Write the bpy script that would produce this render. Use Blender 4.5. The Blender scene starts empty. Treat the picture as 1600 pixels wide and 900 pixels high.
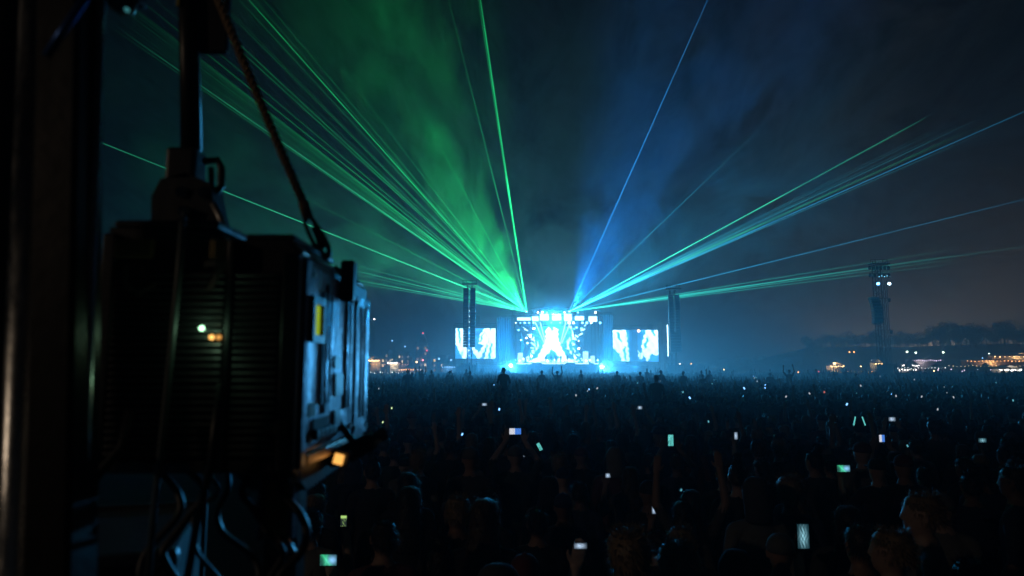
import bpy, bmesh, math, random
import numpy as np
from mathutils import Vector, Matrix
R = math.radians
random.seed(7); rng = np.random.default_rng(7)
scene = bpy.context.scene
C = scene.collection

# ------------------------------------------------------------------ camera
CAM_H = 2.65; PITCH = R(6.68); F = 1066.7          # F: focal length in photograph pixels (24 mm, 1600 px)
cam_data = bpy.data.cameras.new('camera'); cam = bpy.data.objects.new('camera', cam_data); C.objects.link(cam)
cam.location = (0, 0, CAM_H); cam.rotation_euler = (R(90) + PITCH, 0, 0)
cam_data.lens = 24; cam_data.sensor_width = 36; cam_data.clip_start = 0.05; cam_data.clip_end = 4000
cam_data.dof.use_dof = True; cam_data.dof.focus_distance = 60; cam_data.dof.aperture_fstop = 2.8
scene.camera = cam

# ------------------------------------------------------------------ night sky
world = bpy.data.worlds.new('World'); scene.world = world; world.use_nodes = True
wn = world.node_tree; wn.nodes.clear()
sky = wn.nodes.new('ShaderNodeTexSky'); sky.sky_type = 'NISHITA'; sky.sun_disc = False
sky.sun_elevation = R(-4); sky.sun_rotation = R(180); sky.air_density = 1.0; sky.dust_density = 1.0; sky.ozone_density = 1.0
hsv = wn.nodes.new('ShaderNodeHueSaturation'); hsv.inputs['Saturation'].default_value = 0.3
bg = wn.nodes.new('ShaderNodeBackground'); bg.inputs['Strength'].default_value = 0.025
wo = wn.nodes.new('ShaderNodeOutputWorld')
wn.links.new(sky.outputs[0], hsv.inputs['Color']); wn.links.new(hsv.outputs[0], bg.inputs['Color'])
wn.links.new(bg.outputs[0], wo.inputs['Surface'])

# ------------------------------------------------------------------ exposure and sampling
scene.view_settings.view_transform = 'Standard'; scene.view_settings.look = 'None'
scene.view_settings.exposure = 0; scene.view_settings.gamma = 1; scene.view_settings.use_curve_mapping = False
cy = scene.cycles
cy.max_bounces = 4; cy.diffuse_bounces = 2; cy.glossy_bounces = 2; cy.transmission_bounces = 2
cy.volume_bounces = 0; cy.transparent_max_bounces = 48
cy.use_denoising = True
cy.sample_clamp_indirect = 1.0; cy.sample_clamp_direct = 0
cy.volume_max_steps = 96; cy.volume_step_rate = 1.0
cy.use_adaptive_sampling = False

# ------------------------------------------------------------------ helpers
def at(px, py, D):
    """world point seen at photograph pixel (px, py), D metres in front of the camera along +Y"""
    x = (px - 800) / F; u = (450 - py) / F
    d = Vector((x, math.cos(PITCH) - u * math.sin(PITCH), math.sin(PITCH) + u * math.cos(PITCH)))
    return Vector((0, 0, CAM_H)) + d * (D / d.y)

def pix(p):
    q = Vector(p) - Vector((0, 0, CAM_H))
    f = q.y * math.cos(PITCH) + q.z * math.sin(PITCH); u = -q.y * math.sin(PITCH) + q.z * math.cos(PITCH)
    return (800 + F * q.x / f, 450 - F * u / f)

def tag(o, label=None, cat=None, group=None, kind=None):
    if label: o['label'] = label
    if cat: o['category'] = cat
    if group: o['group'] = group
    if kind: o['kind'] = kind
    return o

def empty(name, loc=(0, 0, 0), rz=0, label=None, cat=None, group=None):
    o = bpy.data.objects.new(name, None); C.objects.link(o)
    o.location = loc; o.rotation_euler = (0, 0, rz); o.empty_display_size = 0.2
    return tag(o, label, cat, group)

class MB:
    """collects shapes, builds ONE mesh object"""
    def __init__(s): s.v = []; s.f = []; s.m = []
    def add(s, vs, fs, mi=0):
        b = len(s.v); s.v += [tuple(v) for v in vs]; s.f += [tuple(b + i for i in f) for f in fs]; s.m += [mi] * len(fs); return s
    def box(s, c, size, rot=None, mi=0, bev=0):
        hx, hy, hz = size[0] / 2, size[1] / 2, size[2] / 2
        M = rot if rot is not None else Matrix.Identity(3)
        c = Vector(c)
        if bev > 0:
            bm = bmesh.new(); bmesh.ops.create_cube(bm, size=1)
            for v in bm.verts: v.co = Vector((v.co.x * 2 * hx, v.co.y * 2 * hy, v.co.z * 2 * hz))
            bmesh.ops.bevel(bm, geom=bm.edges[:], offset=bev, segments=2, affect='EDGES', profile=0.5)
            bm.verts.index_update()
            s.add([c + M @ v.co for v in bm.verts], [[v.index for v in f.verts] for f in bm.faces], mi); bm.free(); return s
        vs = [c + M @ Vector((x, y, z)) for x in (-hx, hx) for y in (-hy, hy) for z in (-hz, hz)]
        return s.add(vs, [(0, 1, 3, 2), (4, 6, 7, 5), (0, 4, 5, 1), (2, 3, 7, 6), (0, 2, 6, 4), (1, 5, 7, 3)], mi)
    def tube(s, pts, r, n=8, mi=0, caps=True):
        pts = [Vector(p) for p in pts]; k = len(pts)
        rs = r if isinstance(r, (list, tuple)) else [r] * k
        rings = []; ref = None
        for i, p in enumerate(pts):
            t = (pts[min(i + 1, k - 1)] - pts[max(i - 1, 0)]).normalized()
            if ref is None: ref = Vector((0, 0, 1)) if abs(t.z) < 0.9 else Vector((1, 0, 0))
            a = (ref - t * ref.dot(t)).normalized(); b = t.cross(a); ref = a
            rings.append([p + (a * math.cos(2 * math.pi * j / n) + b * math.sin(2 * math.pi * j / n)) * rs[i] for j in range(n)])
        vs = [v for rg in rings for v in rg]; fs = []
        for i in range(k - 1):
            for j in range(n):
                fs.append((i * n + j, i * n + (j + 1) % n, (i + 1) * n + (j + 1) % n, (i + 1) * n + j))
        if caps: fs += [tuple(range(n))[::-1], tuple((k - 1) * n + j for j in range(n))]
        return s.add(vs, fs, mi)
    def prism(s, poly, axis, a, b, mi=0):
        """poly: 2-D outline; axis 'x'|'y'|'z' extruded from a to b"""
        def P(u, v, w): return {'y': (u, w, v), 'x': (w, u, v), 'z': (u, v, w)}[axis]
        n = len(poly); vs = [P(u, v, a) for u, v in poly] + [P(u, v, b) for u, v in poly]
        fs = [tuple(range(n)), tuple(range(n, 2 * n))[::-1]] + [(i, i + n, (i + 1) % n + n, (i + 1) % n) for i in range(n)]
        return s.add(vs, fs, mi)
    def lathe(s, prof, c=(0, 0, 0), n=12, mi=0):
        c = Vector(c); k = len(prof)
        vs = [c + Vector((r * math.cos(2 * math.pi * j / n), r * math.sin(2 * math.pi * j / n), z)) for r, z in prof for j in range(n)]
        fs = [(i * n + j, i * n + (j + 1) % n, (i + 1) * n + (j + 1) % n, (i + 1) * n + j) for i in range(k - 1) for j in range(n)]
        return s.add(vs, fs, mi)
    def mesh(s, name, mats, smooth=False):
        me = bpy.data.meshes.new(name); me.from_pydata([tuple(v) for v in s.v], [], s.f)
        for m in (mats if isinstance(mats, (list, tuple)) else [mats]): me.materials.append(m)
        me.polygons.foreach_set('material_index', s.m)
        bm = bmesh.new(); bm.from_mesh(me); bmesh.ops.recalc_face_normals(bm, faces=bm.faces); bm.to_mesh(me); bm.free()
        if smooth: me.polygons.foreach_set('use_smooth', [True] * len(me.polygons))
        me.update(); return me
    def build(s, name, mats, parent=None, smooth=False):
        o = bpy.data.objects.new(name, s.mesh(name, mats, smooth)); C.objects.link(o)
        if parent is not None: o.parent = parent
        return o

def link_mesh(name, me, parent=None, loc=None):
    o = bpy.data.objects.new(name, me); C.objects.link(o)
    if parent is not None: o.parent = parent
    if loc is not None: o.location = loc
    return o

def copy_tree(o, parent=None):
    c = o.copy(); C.objects.link(c); c.parent = parent
    for ch in list(o.children): copy_tree(ch, c)
    return c

MATS = {}
def mat(name, color, rough=0.7, metal=0.0, noise=0.0, scale=8.0, bump=0.0, emit=None, estr=0.0, spec=0.5, rand=None):
    m = bpy.data.materials.new(name); m.use_nodes = True; nt = m.node_tree; b = nt.nodes['Principled BSDF']
    b.inputs['Roughness'].default_value = rough; b.inputs['Metallic'].default_value = metal
    b.inputs['Base Color'].default_value = (*color, 1); b.inputs['Specular IOR Level'].default_value = spec
    if noise or bump or rand:
        tc = nt.nodes.new('ShaderNodeTexCoord'); n = nt.nodes.new('ShaderNodeTexNoise')
        n.inputs['Scale'].default_value = scale; n.inputs['Detail'].default_value = 5
        nt.links.new(tc.outputs['Object'], n.inputs['Vector'])
        ramp = nt.nodes.new('ShaderNodeMapRange'); ramp.inputs['To Min'].default_value = 1 - noise; ramp.inputs['To Max'].default_value = 1 + noise
        nt.links.new(n.outputs['Fac'], ramp.inputs['Value'])
        mx = nt.nodes.new('ShaderNodeMix'); mx.data_type = 'RGBA'; mx.blend_type = 'MULTIPLY'; mx.inputs['Factor'].default_value = 1
        mx.inputs['A'].default_value = (*color, 1); nt.links.new(ramp.outputs[0], mx.inputs['B'])
        if rand:
            oi = nt.nodes.new('ShaderNodeObjectInfo'); cr = nt.nodes.new('ShaderNodeValToRGB'); cr.color_ramp.interpolation = 'CONSTANT'
            el = cr.color_ramp.elements
            while len(el) < len(rand): el.new(0.5)
            for i, c in enumerate(rand): el[i].position = i / len(rand); el[i].color = (*c, 1)
            nt.links.new(oi.outputs['Random'], cr.inputs['Fac']); nt.links.new(cr.outputs['Color'], mx.inputs['A'])
        nt.links.new(mx.outputs['Result'], b.inputs['Base Color'])
        if bump:
            bp = nt.nodes.new('ShaderNodeBump'); bp.inputs['Strength'].default_value = bump; bp.inputs['Distance'].default_value = 0.02
            nt.links.new(n.outputs['Fac'], bp.inputs['Height']); nt.links.new(bp.outputs[0], b.inputs['Normal'])
    if emit: b.inputs['Emission Color'].default_value = (*emit, 1); b.inputs['Emission Strength'].default_value = estr
    MATS[name] = m; return m

def glow(name, color, strength, sample=False):
    """something that gives off light: lamp glass, screen, bulb"""
    m = bpy.data.materials.new(name); m.use_nodes = True; nt = m.node_tree; nt.nodes.clear()
    e = nt.nodes.new('ShaderNodeEmission'); e.inputs[0].default_value = (*color, 1); e.inputs[1].default_value = strength
    o = nt.nodes.new('ShaderNodeOutputMaterial'); nt.links.new(e.outputs[0], o.inputs['Surface'])
    m.cycles.emission_sampling = 'AUTO' if sample else 'NONE'
    MATS[name] = m; return m

def lamp(kind, name, loc, color, watts, target=None, angle=40, blend=0.6, radius=0.3, parent=None):
    l = bpy.data.lights.new(name, kind); l.color = color; l.energy = watts
    if kind in ('POINT', 'SPOT'): l.shadow_soft_size = radius
    if kind == 'SPOT': l.spot_size = R(angle); l.spot_blend = blend
    o = bpy.data.objects.new(name, l); C.objects.link(o); o.location = loc
    if target is not None: o.rotation_euler = (Vector(target) - Vector(loc)).to_track_quat('-Z', 'Y').to_euler()
    if parent is not None: o.parent = parent
    return o

BLACK = mat('black_paint', (0.012, 0.012, 0.013), 0.45, noise=0.3, scale=30, bump=0.05)
STEEL = mat('galvanised_steel', (0.32, 0.33, 0.34), 0.35, 0.9, noise=0.25, scale=20, bump=0.05)
DARKSTEEL = mat('dark_truss_steel', (0.06, 0.06, 0.065), 0.5, 0.6, noise=0.2, scale=15)
CLOTH = mat('stage_black_cloth', (0.02, 0.025, 0.03), 0.9, noise=0.3, scale=3)
# ------------------------------------------------------------------ ground
def ground_sheet():
    n = 60; L = 480
    g = MB(); vs = []
    for i in range(n + 1):
        for j in range(n + 1):
            x = -L + 2 * L * i / n; y = -L + 2 * L * j / n
            vs.append((x, y, 0.0))
    g.add(vs, [(i * (n + 1) + j, (i + 1) * (n + 1) + j, (i + 1) * (n + 1) + j + 1, i * (n + 1) + j + 1) for i in range(n) for j in range(n)])
    GR = mat('trampled_grass', (0.045, 0.05, 0.03), 0.95, noise=0.5, scale=0.8, bump=0.4)
    tag(g.build('ground', GR), kind='structure')
ground_sheet()

# ------------------------------------------------------------------ haze and smoke in the air
def air():
    h = MB().box((0, 0, 47), (964, 964, 96)).build('haze', [])
    m = bpy.data.materials.new('haze_air'); m.use_nodes = True; nt = m.node_tree; nt.nodes.clear()
    v = nt.nodes.new('ShaderNodeVolumePrincipled'); v.inputs['Color'].default_value = (0.9, 0.94, 1, 1)
    v.inputs['Density'].default_value = 0.0012; v.inputs['Anisotropy'].default_value = 0.5
    o = nt.nodes.new('ShaderNodeOutputMaterial'); nt.links.new(v.outputs[0], o.inputs['Volume'])
    h.data.materials.clear(); h.data.materials.append(m)
    tag(h, 'thin pale haze hanging over the whole festival field at night', 'haze', kind='stuff')
air()

def smoke():
    bx0, bx1, by0, by1, bz0, bz1 = -75, 75, 7, 172, .1, 92
    m = bpy.data.materials.new('stage_smoke'); m.use_nodes = True; nt = m.node_tree; nt.nodes.clear()
    tc = nt.nodes.new('ShaderNodeTexCoord')
    mp = nt.nodes.new('ShaderNodeMapping'); mp.inputs['Scale'].default_value = (1, 0.30, 0.9); mp.inputs['Location'].default_value = (31, 12, 5)
    nt.links.new(tc.outputs['Object'], mp.inputs['Vector'])
    n1 = nt.nodes.new('ShaderNodeTexNoise'); n1.inputs['Scale'].default_value = 0.06; n1.inputs['Detail'].default_value = 6
    n1.inputs['Roughness'].default_value = 0.72; n1.inputs['Distortion'].default_value = 2.4
    nt.links.new(mp.outputs[0], n1.inputs['Vector'])
    mr = nt.nodes.new('ShaderNodeMapRange'); mr.inputs['From Min'].default_value = 0.45; mr.inputs['From Max'].default_value = 0.66
    mr.inputs['To Min'].default_value = 0; mr.inputs['To Max'].default_value = 0.048
    nt.links.new(n1.outputs['Fac'], mr.inputs['Value'])
    # denser fog hanging round the stage itself
    sub = nt.nodes.new('ShaderNodeVectorMath'); sub.operation = 'SUBTRACT'; sub.inputs[1].default_value = (9.5, 146, 9); nt.links.new(tc.outputs['Object'], sub.inputs[0])
    div = nt.nodes.new('ShaderNodeVectorMath'); div.operation = 'DIVIDE'; div.inputs[1].default_value = (26, 18, 15); nt.links.new(sub.outputs[0], div.inputs[0])
    dot_ = nt.nodes.new('ShaderNodeVectorMath'); dot_.operation = 'DOT_PRODUCT'; nt.links.new(div.outputs[0], dot_.inputs[0]); nt.links.new(div.outputs[0], dot_.inputs[1])
    ng = nt.nodes.new('ShaderNodeMath'); ng.operation = 'MULTIPLY'; ng.inputs[1].default_value = -1; nt.links.new(dot_.outputs['Value'], ng.inputs[0])
    ex = nt.nodes.new('ShaderNodeMath'); ex.operation = 'EXPONENT'; nt.links.new(ng.outputs[0], ex.inputs[0])
    ma = nt.nodes.new('ShaderNodeMath'); ma.operation = 'MULTIPLY_ADD'; ma.inputs[1].default_value = 0.012; nt.links.new(ex.outputs[0], ma.inputs[0])
    # smoke stays up where the fans blow it: it thins out over the field
    sz = nt.nodes.new('ShaderNodeSeparateXYZ'); nt.links.new(tc.outputs['Object'], sz.inputs[0])
    my = nt.nodes.new('ShaderNodeMapRange'); my.inputs['From Min'].default_value = 78; my.inputs['From Max'].default_value = 105; nt.links.new(sz.outputs['Y'], my.inputs['Value'])
    mm = nt.nodes.new('ShaderNodeMath'); mm.operation = 'MULTIPLY'; nt.links.new(mr.outputs[0], mm.inputs[0]); nt.links.new(my.outputs[0], mm.inputs[1])
    mz = nt.nodes.new('ShaderNodeMapRange'); mz.inputs['From Min'].default_value = 12; mz.inputs['From Max'].default_value = 20; nt.links.new(sz.outputs['Z'], mz.inputs['Value'])
    m3 = nt.nodes.new('ShaderNodeMath'); m3.operation = 'MULTIPLY'; nt.links.new(mm.outputs[0], m3.inputs[0]); nt.links.new(mz.outputs[0], m3.inputs[1]); nt.links.new(m3.outputs[0], ma.inputs[2])
    # low haze lying over the crowd
    s2 = nt.nodes.new('ShaderNodeVectorMath'); s2.operation = 'SUBTRACT'; s2.inputs[1].default_value = (12, 60, 1); nt.links.new(tc.outputs['Object'], s2.inputs[0])
    d2 = nt.nodes.new('ShaderNodeVectorMath'); d2.operation = 'DIVIDE'; d2.inputs[1].default_value = (60, 62, 5.5); nt.links.new(s2.outputs[0], d2.inputs[0])
    p2 = nt.nodes.new('ShaderNodeVectorMath'); p2.operation = 'DOT_PRODUCT'; nt.links.new(d2.outputs[0], p2.inputs[0]); nt.links.new(d2.outputs[0], p2.inputs[1])
    g2 = nt.nodes.new('ShaderNodeMath'); g2.operation = 'MULTIPLY'; g2.inputs[1].default_value = -1; nt.links.new(p2.outputs['Value'], g2.inputs[0])
    e2 = nt.nodes.new('ShaderNodeMath'); e2.operation = 'EXPONENT'; nt.links.new(g2.outputs[0], e2.inputs[0])
    m2 = nt.nodes.new('ShaderNodeMath'); m2.operation = 'MULTIPLY_ADD'; m2.inputs[1].default_value = 0.010; nt.links.new(e2.outputs[0], m2.inputs[0]); nt.links.new(ma.outputs[0], m2.inputs[2])
    v = nt.nodes.new('ShaderNodeVolumePrincipled'); v.inputs['Color'].default_value = (0.84, 0.94, 0.98, 1); v.inputs['Anisotropy'].default_value = 0.4
    nt.links.new(m2.outputs[0], v.inputs['Density'])
    o = nt.nodes.new('ShaderNodeOutputMaterial'); nt.links.new(v.outputs[0], o.inputs['Volume'])
    s = MB().box(((bx0 + bx1) / 2, (by0 + by1) / 2, (bz0 + bz1) / 2), (bx1 - bx0, by1 - by0, bz1 - bz0)).build('stage_smoke', m)
    tag(s, 'drifting stage smoke above the stage lit green and blue', 'smoke', kind='stuff')
smoke()

# ------------------------------------------------------------------ lasers
SD = 150.0
SRC_L = at(823, 487, 146.4); SRC_R = at(889, 487, 146.4)
BEAM_MATS = {}
def beam_mat(color, a, length, tail, L):
    k = (color, a, length, tail, round(L))
    if k in BEAM_MATS: return BEAM_MATS[k]
    m = bpy.data.materials.new('laser_light'); m.use_nodes = True; nt = m.node_tree; nt.nodes.clear()
    def M(op, x, y=None, z=None):
        n = nt.nodes.new('ShaderNodeMath'); n.operation = op
        for i, q in enumerate((x, y, z)):
            if q is None: continue
            if isinstance(q, (int, float)): n.inputs[i].default_value = q
            else: nt.links.new(q, n.inputs[i])
        return n.outputs[0]
    tc = nt.nodes.new('ShaderNodeTexCoord'); sx = nt.nodes.new('ShaderNodeSeparateXYZ'); nt.links.new(tc.outputs['Object'], sx.inputs[0]); Z = sx.outputs['Z']
    # laser light lost to haze along the way, put into the emission
    st = M('MULTIPLY_ADD', M('EXPONENT', M('MULTIPLY', Z, -1 / length)), a, tail)
    end = M('POWER', M('MAXIMUM', M('SUBTRACT', 1, M('DIVIDE', Z, L)), 0), 0.8)
    # emission varied by noise, standing in for smoke crossing the light
    nz = nt.nodes.new('ShaderNodeTexNoise'); nz.inputs['Scale'].default_value = .12; nz.inputs['Detail'].default_value = 4; nt.links.new(tc.outputs['Object'], nz.inputs['Vector'])
    st = M('MULTIPLY', M('MULTIPLY', st, end), M('MULTIPLY_ADD', nz.outputs['Fac'], 1.6, .2))
    e = nt.nodes.new('ShaderNodeEmission'); e.inputs[0].default_value = (*color, 1); nt.links.new(st, e.inputs[1])
    t = nt.nodes.new('ShaderNodeBsdfTransparent'); ad = nt.nodes.new('ShaderNodeAddShader')
    nt.links.new(e.outputs[0], ad.inputs[0]); nt.links.new(t.outputs[0], ad.inputs[1])
    o = nt.nodes.new('ShaderNodeOutputMaterial'); nt.links.new(ad.outputs[0], o.inputs['Surface'])
    m.cycles.emission_sampling = 'NONE'
    BEAM_MATS[k] = m; return m

def beam(src, px, py, D, color, a, length, tail, label, r=0.06, group=None):
    e = at(px, py, D); d = e - src; L = d.length
    o = MB().tube([(0, 0, 0.2)] + [(0, 0, L * i / 6) for i in range(1, 7)], [r * (1 + .05 * i) for i in range(7)], n=6, caps=False).build('laser_beam', beam_mat(color, a * 1.5, length, tail * 1.35, L))
    o.location = src; o.rotation_euler = d.to_track_quat('Z', 'Y').to_euler()
    return tag(o, label, 'laser beam', group, 'thing')
G = (0.02, 1.0, 0.28); GC = (0.06, 1.0, 0.5); BL = (0.03, 0.38, 1.0); CY = (0.05, 0.75, 1.0)
GL = 'green laser beams left of the stage'; GR_ = 'laser beams right of the stage'
NTH = ('topmost', 'second', 'third', 'fourth', 'fifth', 'sixth', 'seventh', 'eighth', 'lowest')
beam(SRC_L, 736, -100, 105, G, 2.4, 30, 0.30, 'brightest green laser beam rising almost straight up from the stage', 0.085, GL)
beam(SRC_L, 737, -70, 104, G, 1.0, 30, 0.05, 'faint green laser beam hugging the steepest bright one', 0.12, GL)
beam(SRC_L, 686, -60, 105, G, 1.2, 25, 0.03, 'faint green laser beam just left of the steepest bright one', 0.05, GL)
beam(SRC_L, 300, -100, 100, G, 1.6, 30, 0.24, 'thin bright green laser beam climbing diagonally to the top edge', 0.06, GL)
beam(SRC_L, 20, 168, 86, GC, 1.6, 30, 0.2, 'green laser beam passing low behind the fixture clamp and rope', 0.06, GL)
for i in range(8):
    f = i / 7
    beam(SRC_L, 150 + 40 * f, -30 + 78 * f, 90, G if i < 7 else GC, (.8, .4, .9, .5, .35, .7, .4, 1.4)[i], 28, (.05, .015, .05, .02, .015, .04, .02, .16)[i],
         '%s green laser beam of the diagonal bundle behind the rope' % (NTH[i] if i < 7 else 'lowest and brightest'), 0.05, 'green diagonal laser bundle')
for i, (y, t, a) in enumerate(((380, .03, .7), (393, .10, 1.2), (401, .03, .6), (414, .12, 1.3), (421, .03, .8))):
    beam(SRC_L, 430, y, 92, GC, a, 26, t, '%s green laser beam of the flat bundle above the fixture edge' % (NTH[i] if i < 4 else 'lowest'), 0.05, 'flat green laser bundle')
for i, (x, y, w) in enumerate(((600, 60, 'nearest the steep bright beam'), (520, 90, 'in the middle of the gap'), (440, 120, 'right of the long diagonal'), (380, 260, 'below the diagonal bundle'), (430, 330, 'just over the flat bundle'))):
    beam(SRC_L, x, y, 105, G, 0.8, 22, 0.015, 'dim green laser beam fading early, %s' % w, 0.06, 'dim green laser beams')
beam(SRC_R, 1150, -100, 105, BL, 1.6, 30, 0.3, 'thin blue laser beam rising steeply to the top edge', 0.06, GR_)
beam(SRC_R, 1450, 182, 100, GC, 1.8, 38, 0.12, 'green laser beam climbing right above the long blue one', 0.055, GR_)
beam(SRC_R, 1720, 122, 92, (.03, .5, 1), 1.8, 34, 0.16, 'blue laser beam rising to the right edge of the frame', 0.06, GR_)
beam(SRC_R, 1720, 282, 92, (.03, .5, .95), 1.4, 28, 0.16, 'faint blue laser beam passing over the delay tower', 0.05, GR_)
for i, (y, t, a) in enumerate(((388, .03, .8), (398, .07, 1.3), (404, .05, 1.0), (411, .03, .8))):
    beam(SRC_R, 1500, y, 92, (0.04, 1, 0.75), a, 36, t * 1.3, '%s teal laser beam of the flat bundle toward the delay tower' % (NTH[i] if i < 3 else 'lowest'), 0.045, 'flat teal laser bundle')
for i, (x, y, w) in enumerate(((1480, 165, 'just under the green one'), (1500, 195, 'just above the long blue one'), (1380, 262, 'below the long blue one'), (1210, 180, 'in the wide gap by the steep blue one'))):
    beam(SRC_R, x, y, 100, CY, 1.0, 24, 0.012, 'dim cyan laser beam fading early, %s' % w, 0.055, 'dim cyan laser beams')
beam(SRC_R, 1720, 368, 92, (0.04, .8, 0.7), 1.0, 30, 0.02, 'faint flat laser beam fading out toward the far right', 0.05, GR_)
rb = random.Random(4)
for i in range(13):
    f = i / 12; beam(SRC_L, 150 + 190 * f + rb.uniform(-12, 12), 30 - 130 * f + rb.uniform(-20, 20), 92, G, rb.uniform(.5, 1.5), rb.uniform(18, 32), rb.uniform(.01, .05), 'fine green laser beam in the dense fan left of the stage', .045, 'fine green laser fan')
for i in range(7):
    f = i / 6; beam(SRC_R, 1440 + 150 * f, 200 - 20 * f + rb.uniform(-14, 14), 96, CY if i % 3 else GC, rb.uniform(.9, 2.0), rb.uniform(18, 30), rb.uniform(.005, .025), 'fine cyan laser beam in the fan right of the stage', .05, 'fine cyan laser fan')
def laser_projector(src, col, label):
    e = empty('laser_projector', src + Vector((0, .35, -.35)), 0, label, 'laser projector', 'laser projectors on the stage roof')
    MB().box((0, 0, .3), (.7, .6, .5), bev=.04).build('housing', BLACK, e)
    MB().box((0, -.31, .35), (.22, .03, .16)).build('aperture', glow('aperture_glow', col, 14), e)
    for s in (-1, 1): MB().box((s * .4, .05, .1), (.05, .3, .5)).build('bracket', DARKSTEEL, e)
laser_projector(SRC_L, (.5, 1, .8), 'laser projector at the left of the stage roof, source of the green beams')
laser_projector(SRC_R, (.5, .9, 1), 'laser projector at the right of the stage roof, source of the blue beams')
# ------------------------------------------------------------------ screens: emission picture drawn in code on a fine grid
def inside(poly, u, v):
    c = np.zeros(u.shape, bool); n = len(poly)
    for i in range(n):
        x0, y0 = poly[i]; x1, y1 = poly[(i + 1) % n]
        if y0 == y1: continue
        k = ((y0 > v) != (y1 > v)) & (u < (x1 - x0) * (v - y0) / (y1 - y0) + x0); c ^= k
    return c
def picture_mesh(name, w, h, nu, nv, fn, material):
    """grid in the local XZ plane, w wide, h high, origin bottom centre; fn(u, v) -> rgb, v measured from the top"""
    us = np.linspace(0, 1, nu + 1); vs = np.linspace(0, 1, nv + 1); U, V = np.meshgrid(us, vs)
    verts = [((u - .5) * w, 0, (1 - v) * h) for v in vs for u in us]
    faces = [(j * (nu + 1) + i, j * (nu + 1) + i + 1, (j + 1) * (nu + 1) + i + 1, (j + 1) * (nu + 1) + i) for j in range(nv) for i in range(nu)]
    me = bpy.data.meshes.new(name); me.from_pydata(verts, [], faces)
    col = np.ones((len(verts), 4), np.float32); col[:, :3] = fn(U.ravel(), V.ravel())
    ca = me.color_attributes.new('picture', 'FLOAT_COLOR', 'POINT'); ca.data.foreach_set('color', col.ravel())
    me.materials.append(material); me.update(); return me
def screen_mat(name, strength, sample=False):
    m = bpy.data.materials.new(name); m.use_nodes = True; nt = m.node_tree; nt.nodes.clear()
    a = nt.nodes.new('ShaderNodeAttribute'); a.attribute_name = 'picture'
    e = nt.nodes.new('ShaderNodeEmission'); e.inputs[1].default_value = strength; nt.links.new(a.outputs['Color'], e.inputs[0])
    o = nt.nodes.new('ShaderNodeOutputMaterial'); nt.links.new(e.outputs[0], o.inputs['Surface'])
    m.cycles.emission_sampling = 'FRONT' if sample else 'NONE'; return m
def wobble(u, v, k=1.0):
    return 0.5 + 0.25 * np.sin(13 * k * u + 7 * v + 2 * np.sin(9 * v)) + 0.25 * np.sin(23 * k * u - 17 * v + 3 * np.sin(5 * u))
WHITE = np.array((0.5, 0.86, 1.0)); SKYB = np.array((0.02, 0.18, 0.42)); DEEP = np.array((0.015, 0.16, 0.42))
def draw(polys, cuts, u, v, base=SKYB):
    rgb = np.tile(base, (len(u), 1)) * (0.6 + 0.6 * wobble(u, v))[:, None]
    for p in polys:
        k = inside(p, u + .012 * np.sin(40 * v), v + .01 * np.sin(33 * u)); rgb[k] = WHITE * (0.75 + 0.35 * wobble(u[k], v[k], 2))[:, None]
    for p in cuts:
        k = inside(p, u + .012 * np.sin(31 * v), v); rgb[k] = np.array((0.02, 0.22, 0.5))
    return rgb
def left_picture(u, v):
    return draw([[(0, 0), (.22, 0), (.24, .4), (.32, .72), (.28, 1), (.2, 1), (.1, .78), (0, .5)],
                 [(.72, 0), (.86, 0), (.9, .2), (.62, 1), (.56, 1), (.4, .7), (.42, .55), (.47, .62), (.58, .82), (.7, .55), (.58, .5), (.6, .25)],
                 [(.72, 1), (.8, .55), (.9, 0), (1, 0), (1, 1)]],
                [[(.05, 0), (.1, 0), (.14, .5), (.1, .5)], [(.66, .2), (.72, .1), (.64, .45), (.6, .45)], [(.8, 1), (.88, .5), (.92, .5), (.87, 1)], [(.14, .8), (.18, .75), (.2, .95)]], u, v)
def right_picture(u, v):
    r = draw([[(0, 0), (.29, 0), (.33, .5), (.36, 1), (.2, 1), (.14, .75), (.05, .62), (0, .6)],
              [(.55, .6), (.6, .75), (.66, .7), (.62, .55), (.7, .15), (.74, 0), (1, 0), (1, .82), (.84, .75), (.76, 1), (.68, .8), (.6, .95), (.56, .9)]],
             [[(.68, .5), (.75, .25), (.8, .22), (.74, .55), (.69, .66)], [(.08, .1), (.14, .05), (.2, .4), (.14, .35)], [(.22, .6), (.27, .5), (.3, .95), (.26, 1)], [(.86, .0), (.92, .0), (.93, .2), (.89, .2)]], u, v)
    k = (u > .37) & (u < .54); r[k] *= 0.35; return r
def main_picture(u, v):
    rgb = np.tile(np.array((0.005, 0.10, 0.24)), (len(u), 1)) * (0.5 + 0.8 * wobble(u, v))[:, None]
    d = np.hypot((u - .5) * 1.6, v - .42); ang = np.arctan2(v - .42, (u - .5) * 1.6)
    rgb += np.array((0.03, .22, .4)) * (np.exp(-d * 3.2) * (0.6 + 0.8 * (np.sin(ang * 22) > .5)))[:, None]
    for p in ([(.46, .02), (.5, .18), (.54, .02), (.6, .1), (.6, .35), (.66, .62), (.76, .92), (.68, 1), (.55, .72), (.5, .62), (.45, .72), (.32, 1), (.24, .92), (.34, .62), (.4, .35), (.4, .1)],
              [(.1, .98), (.3, .84), (.4, .9), (.4, 1), (.1, 1)], [(.6, .9), (.7, .84), (.9, .97), (.9, 1), (.6, 1)]):
        k = inside(p, u + .01 * np.sin(50 * v), v); rgb[k] = (.75, 1.3, 1.5)
    for s in (-1, 1):
        k = (np.abs((u - .5) * s - .30 - .06 * np.sin(9 * v)) < .028) & (wobble(u, v, 5) > .5); rgb[k] = (.5, .85, 1.0)
    return rgb

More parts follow.
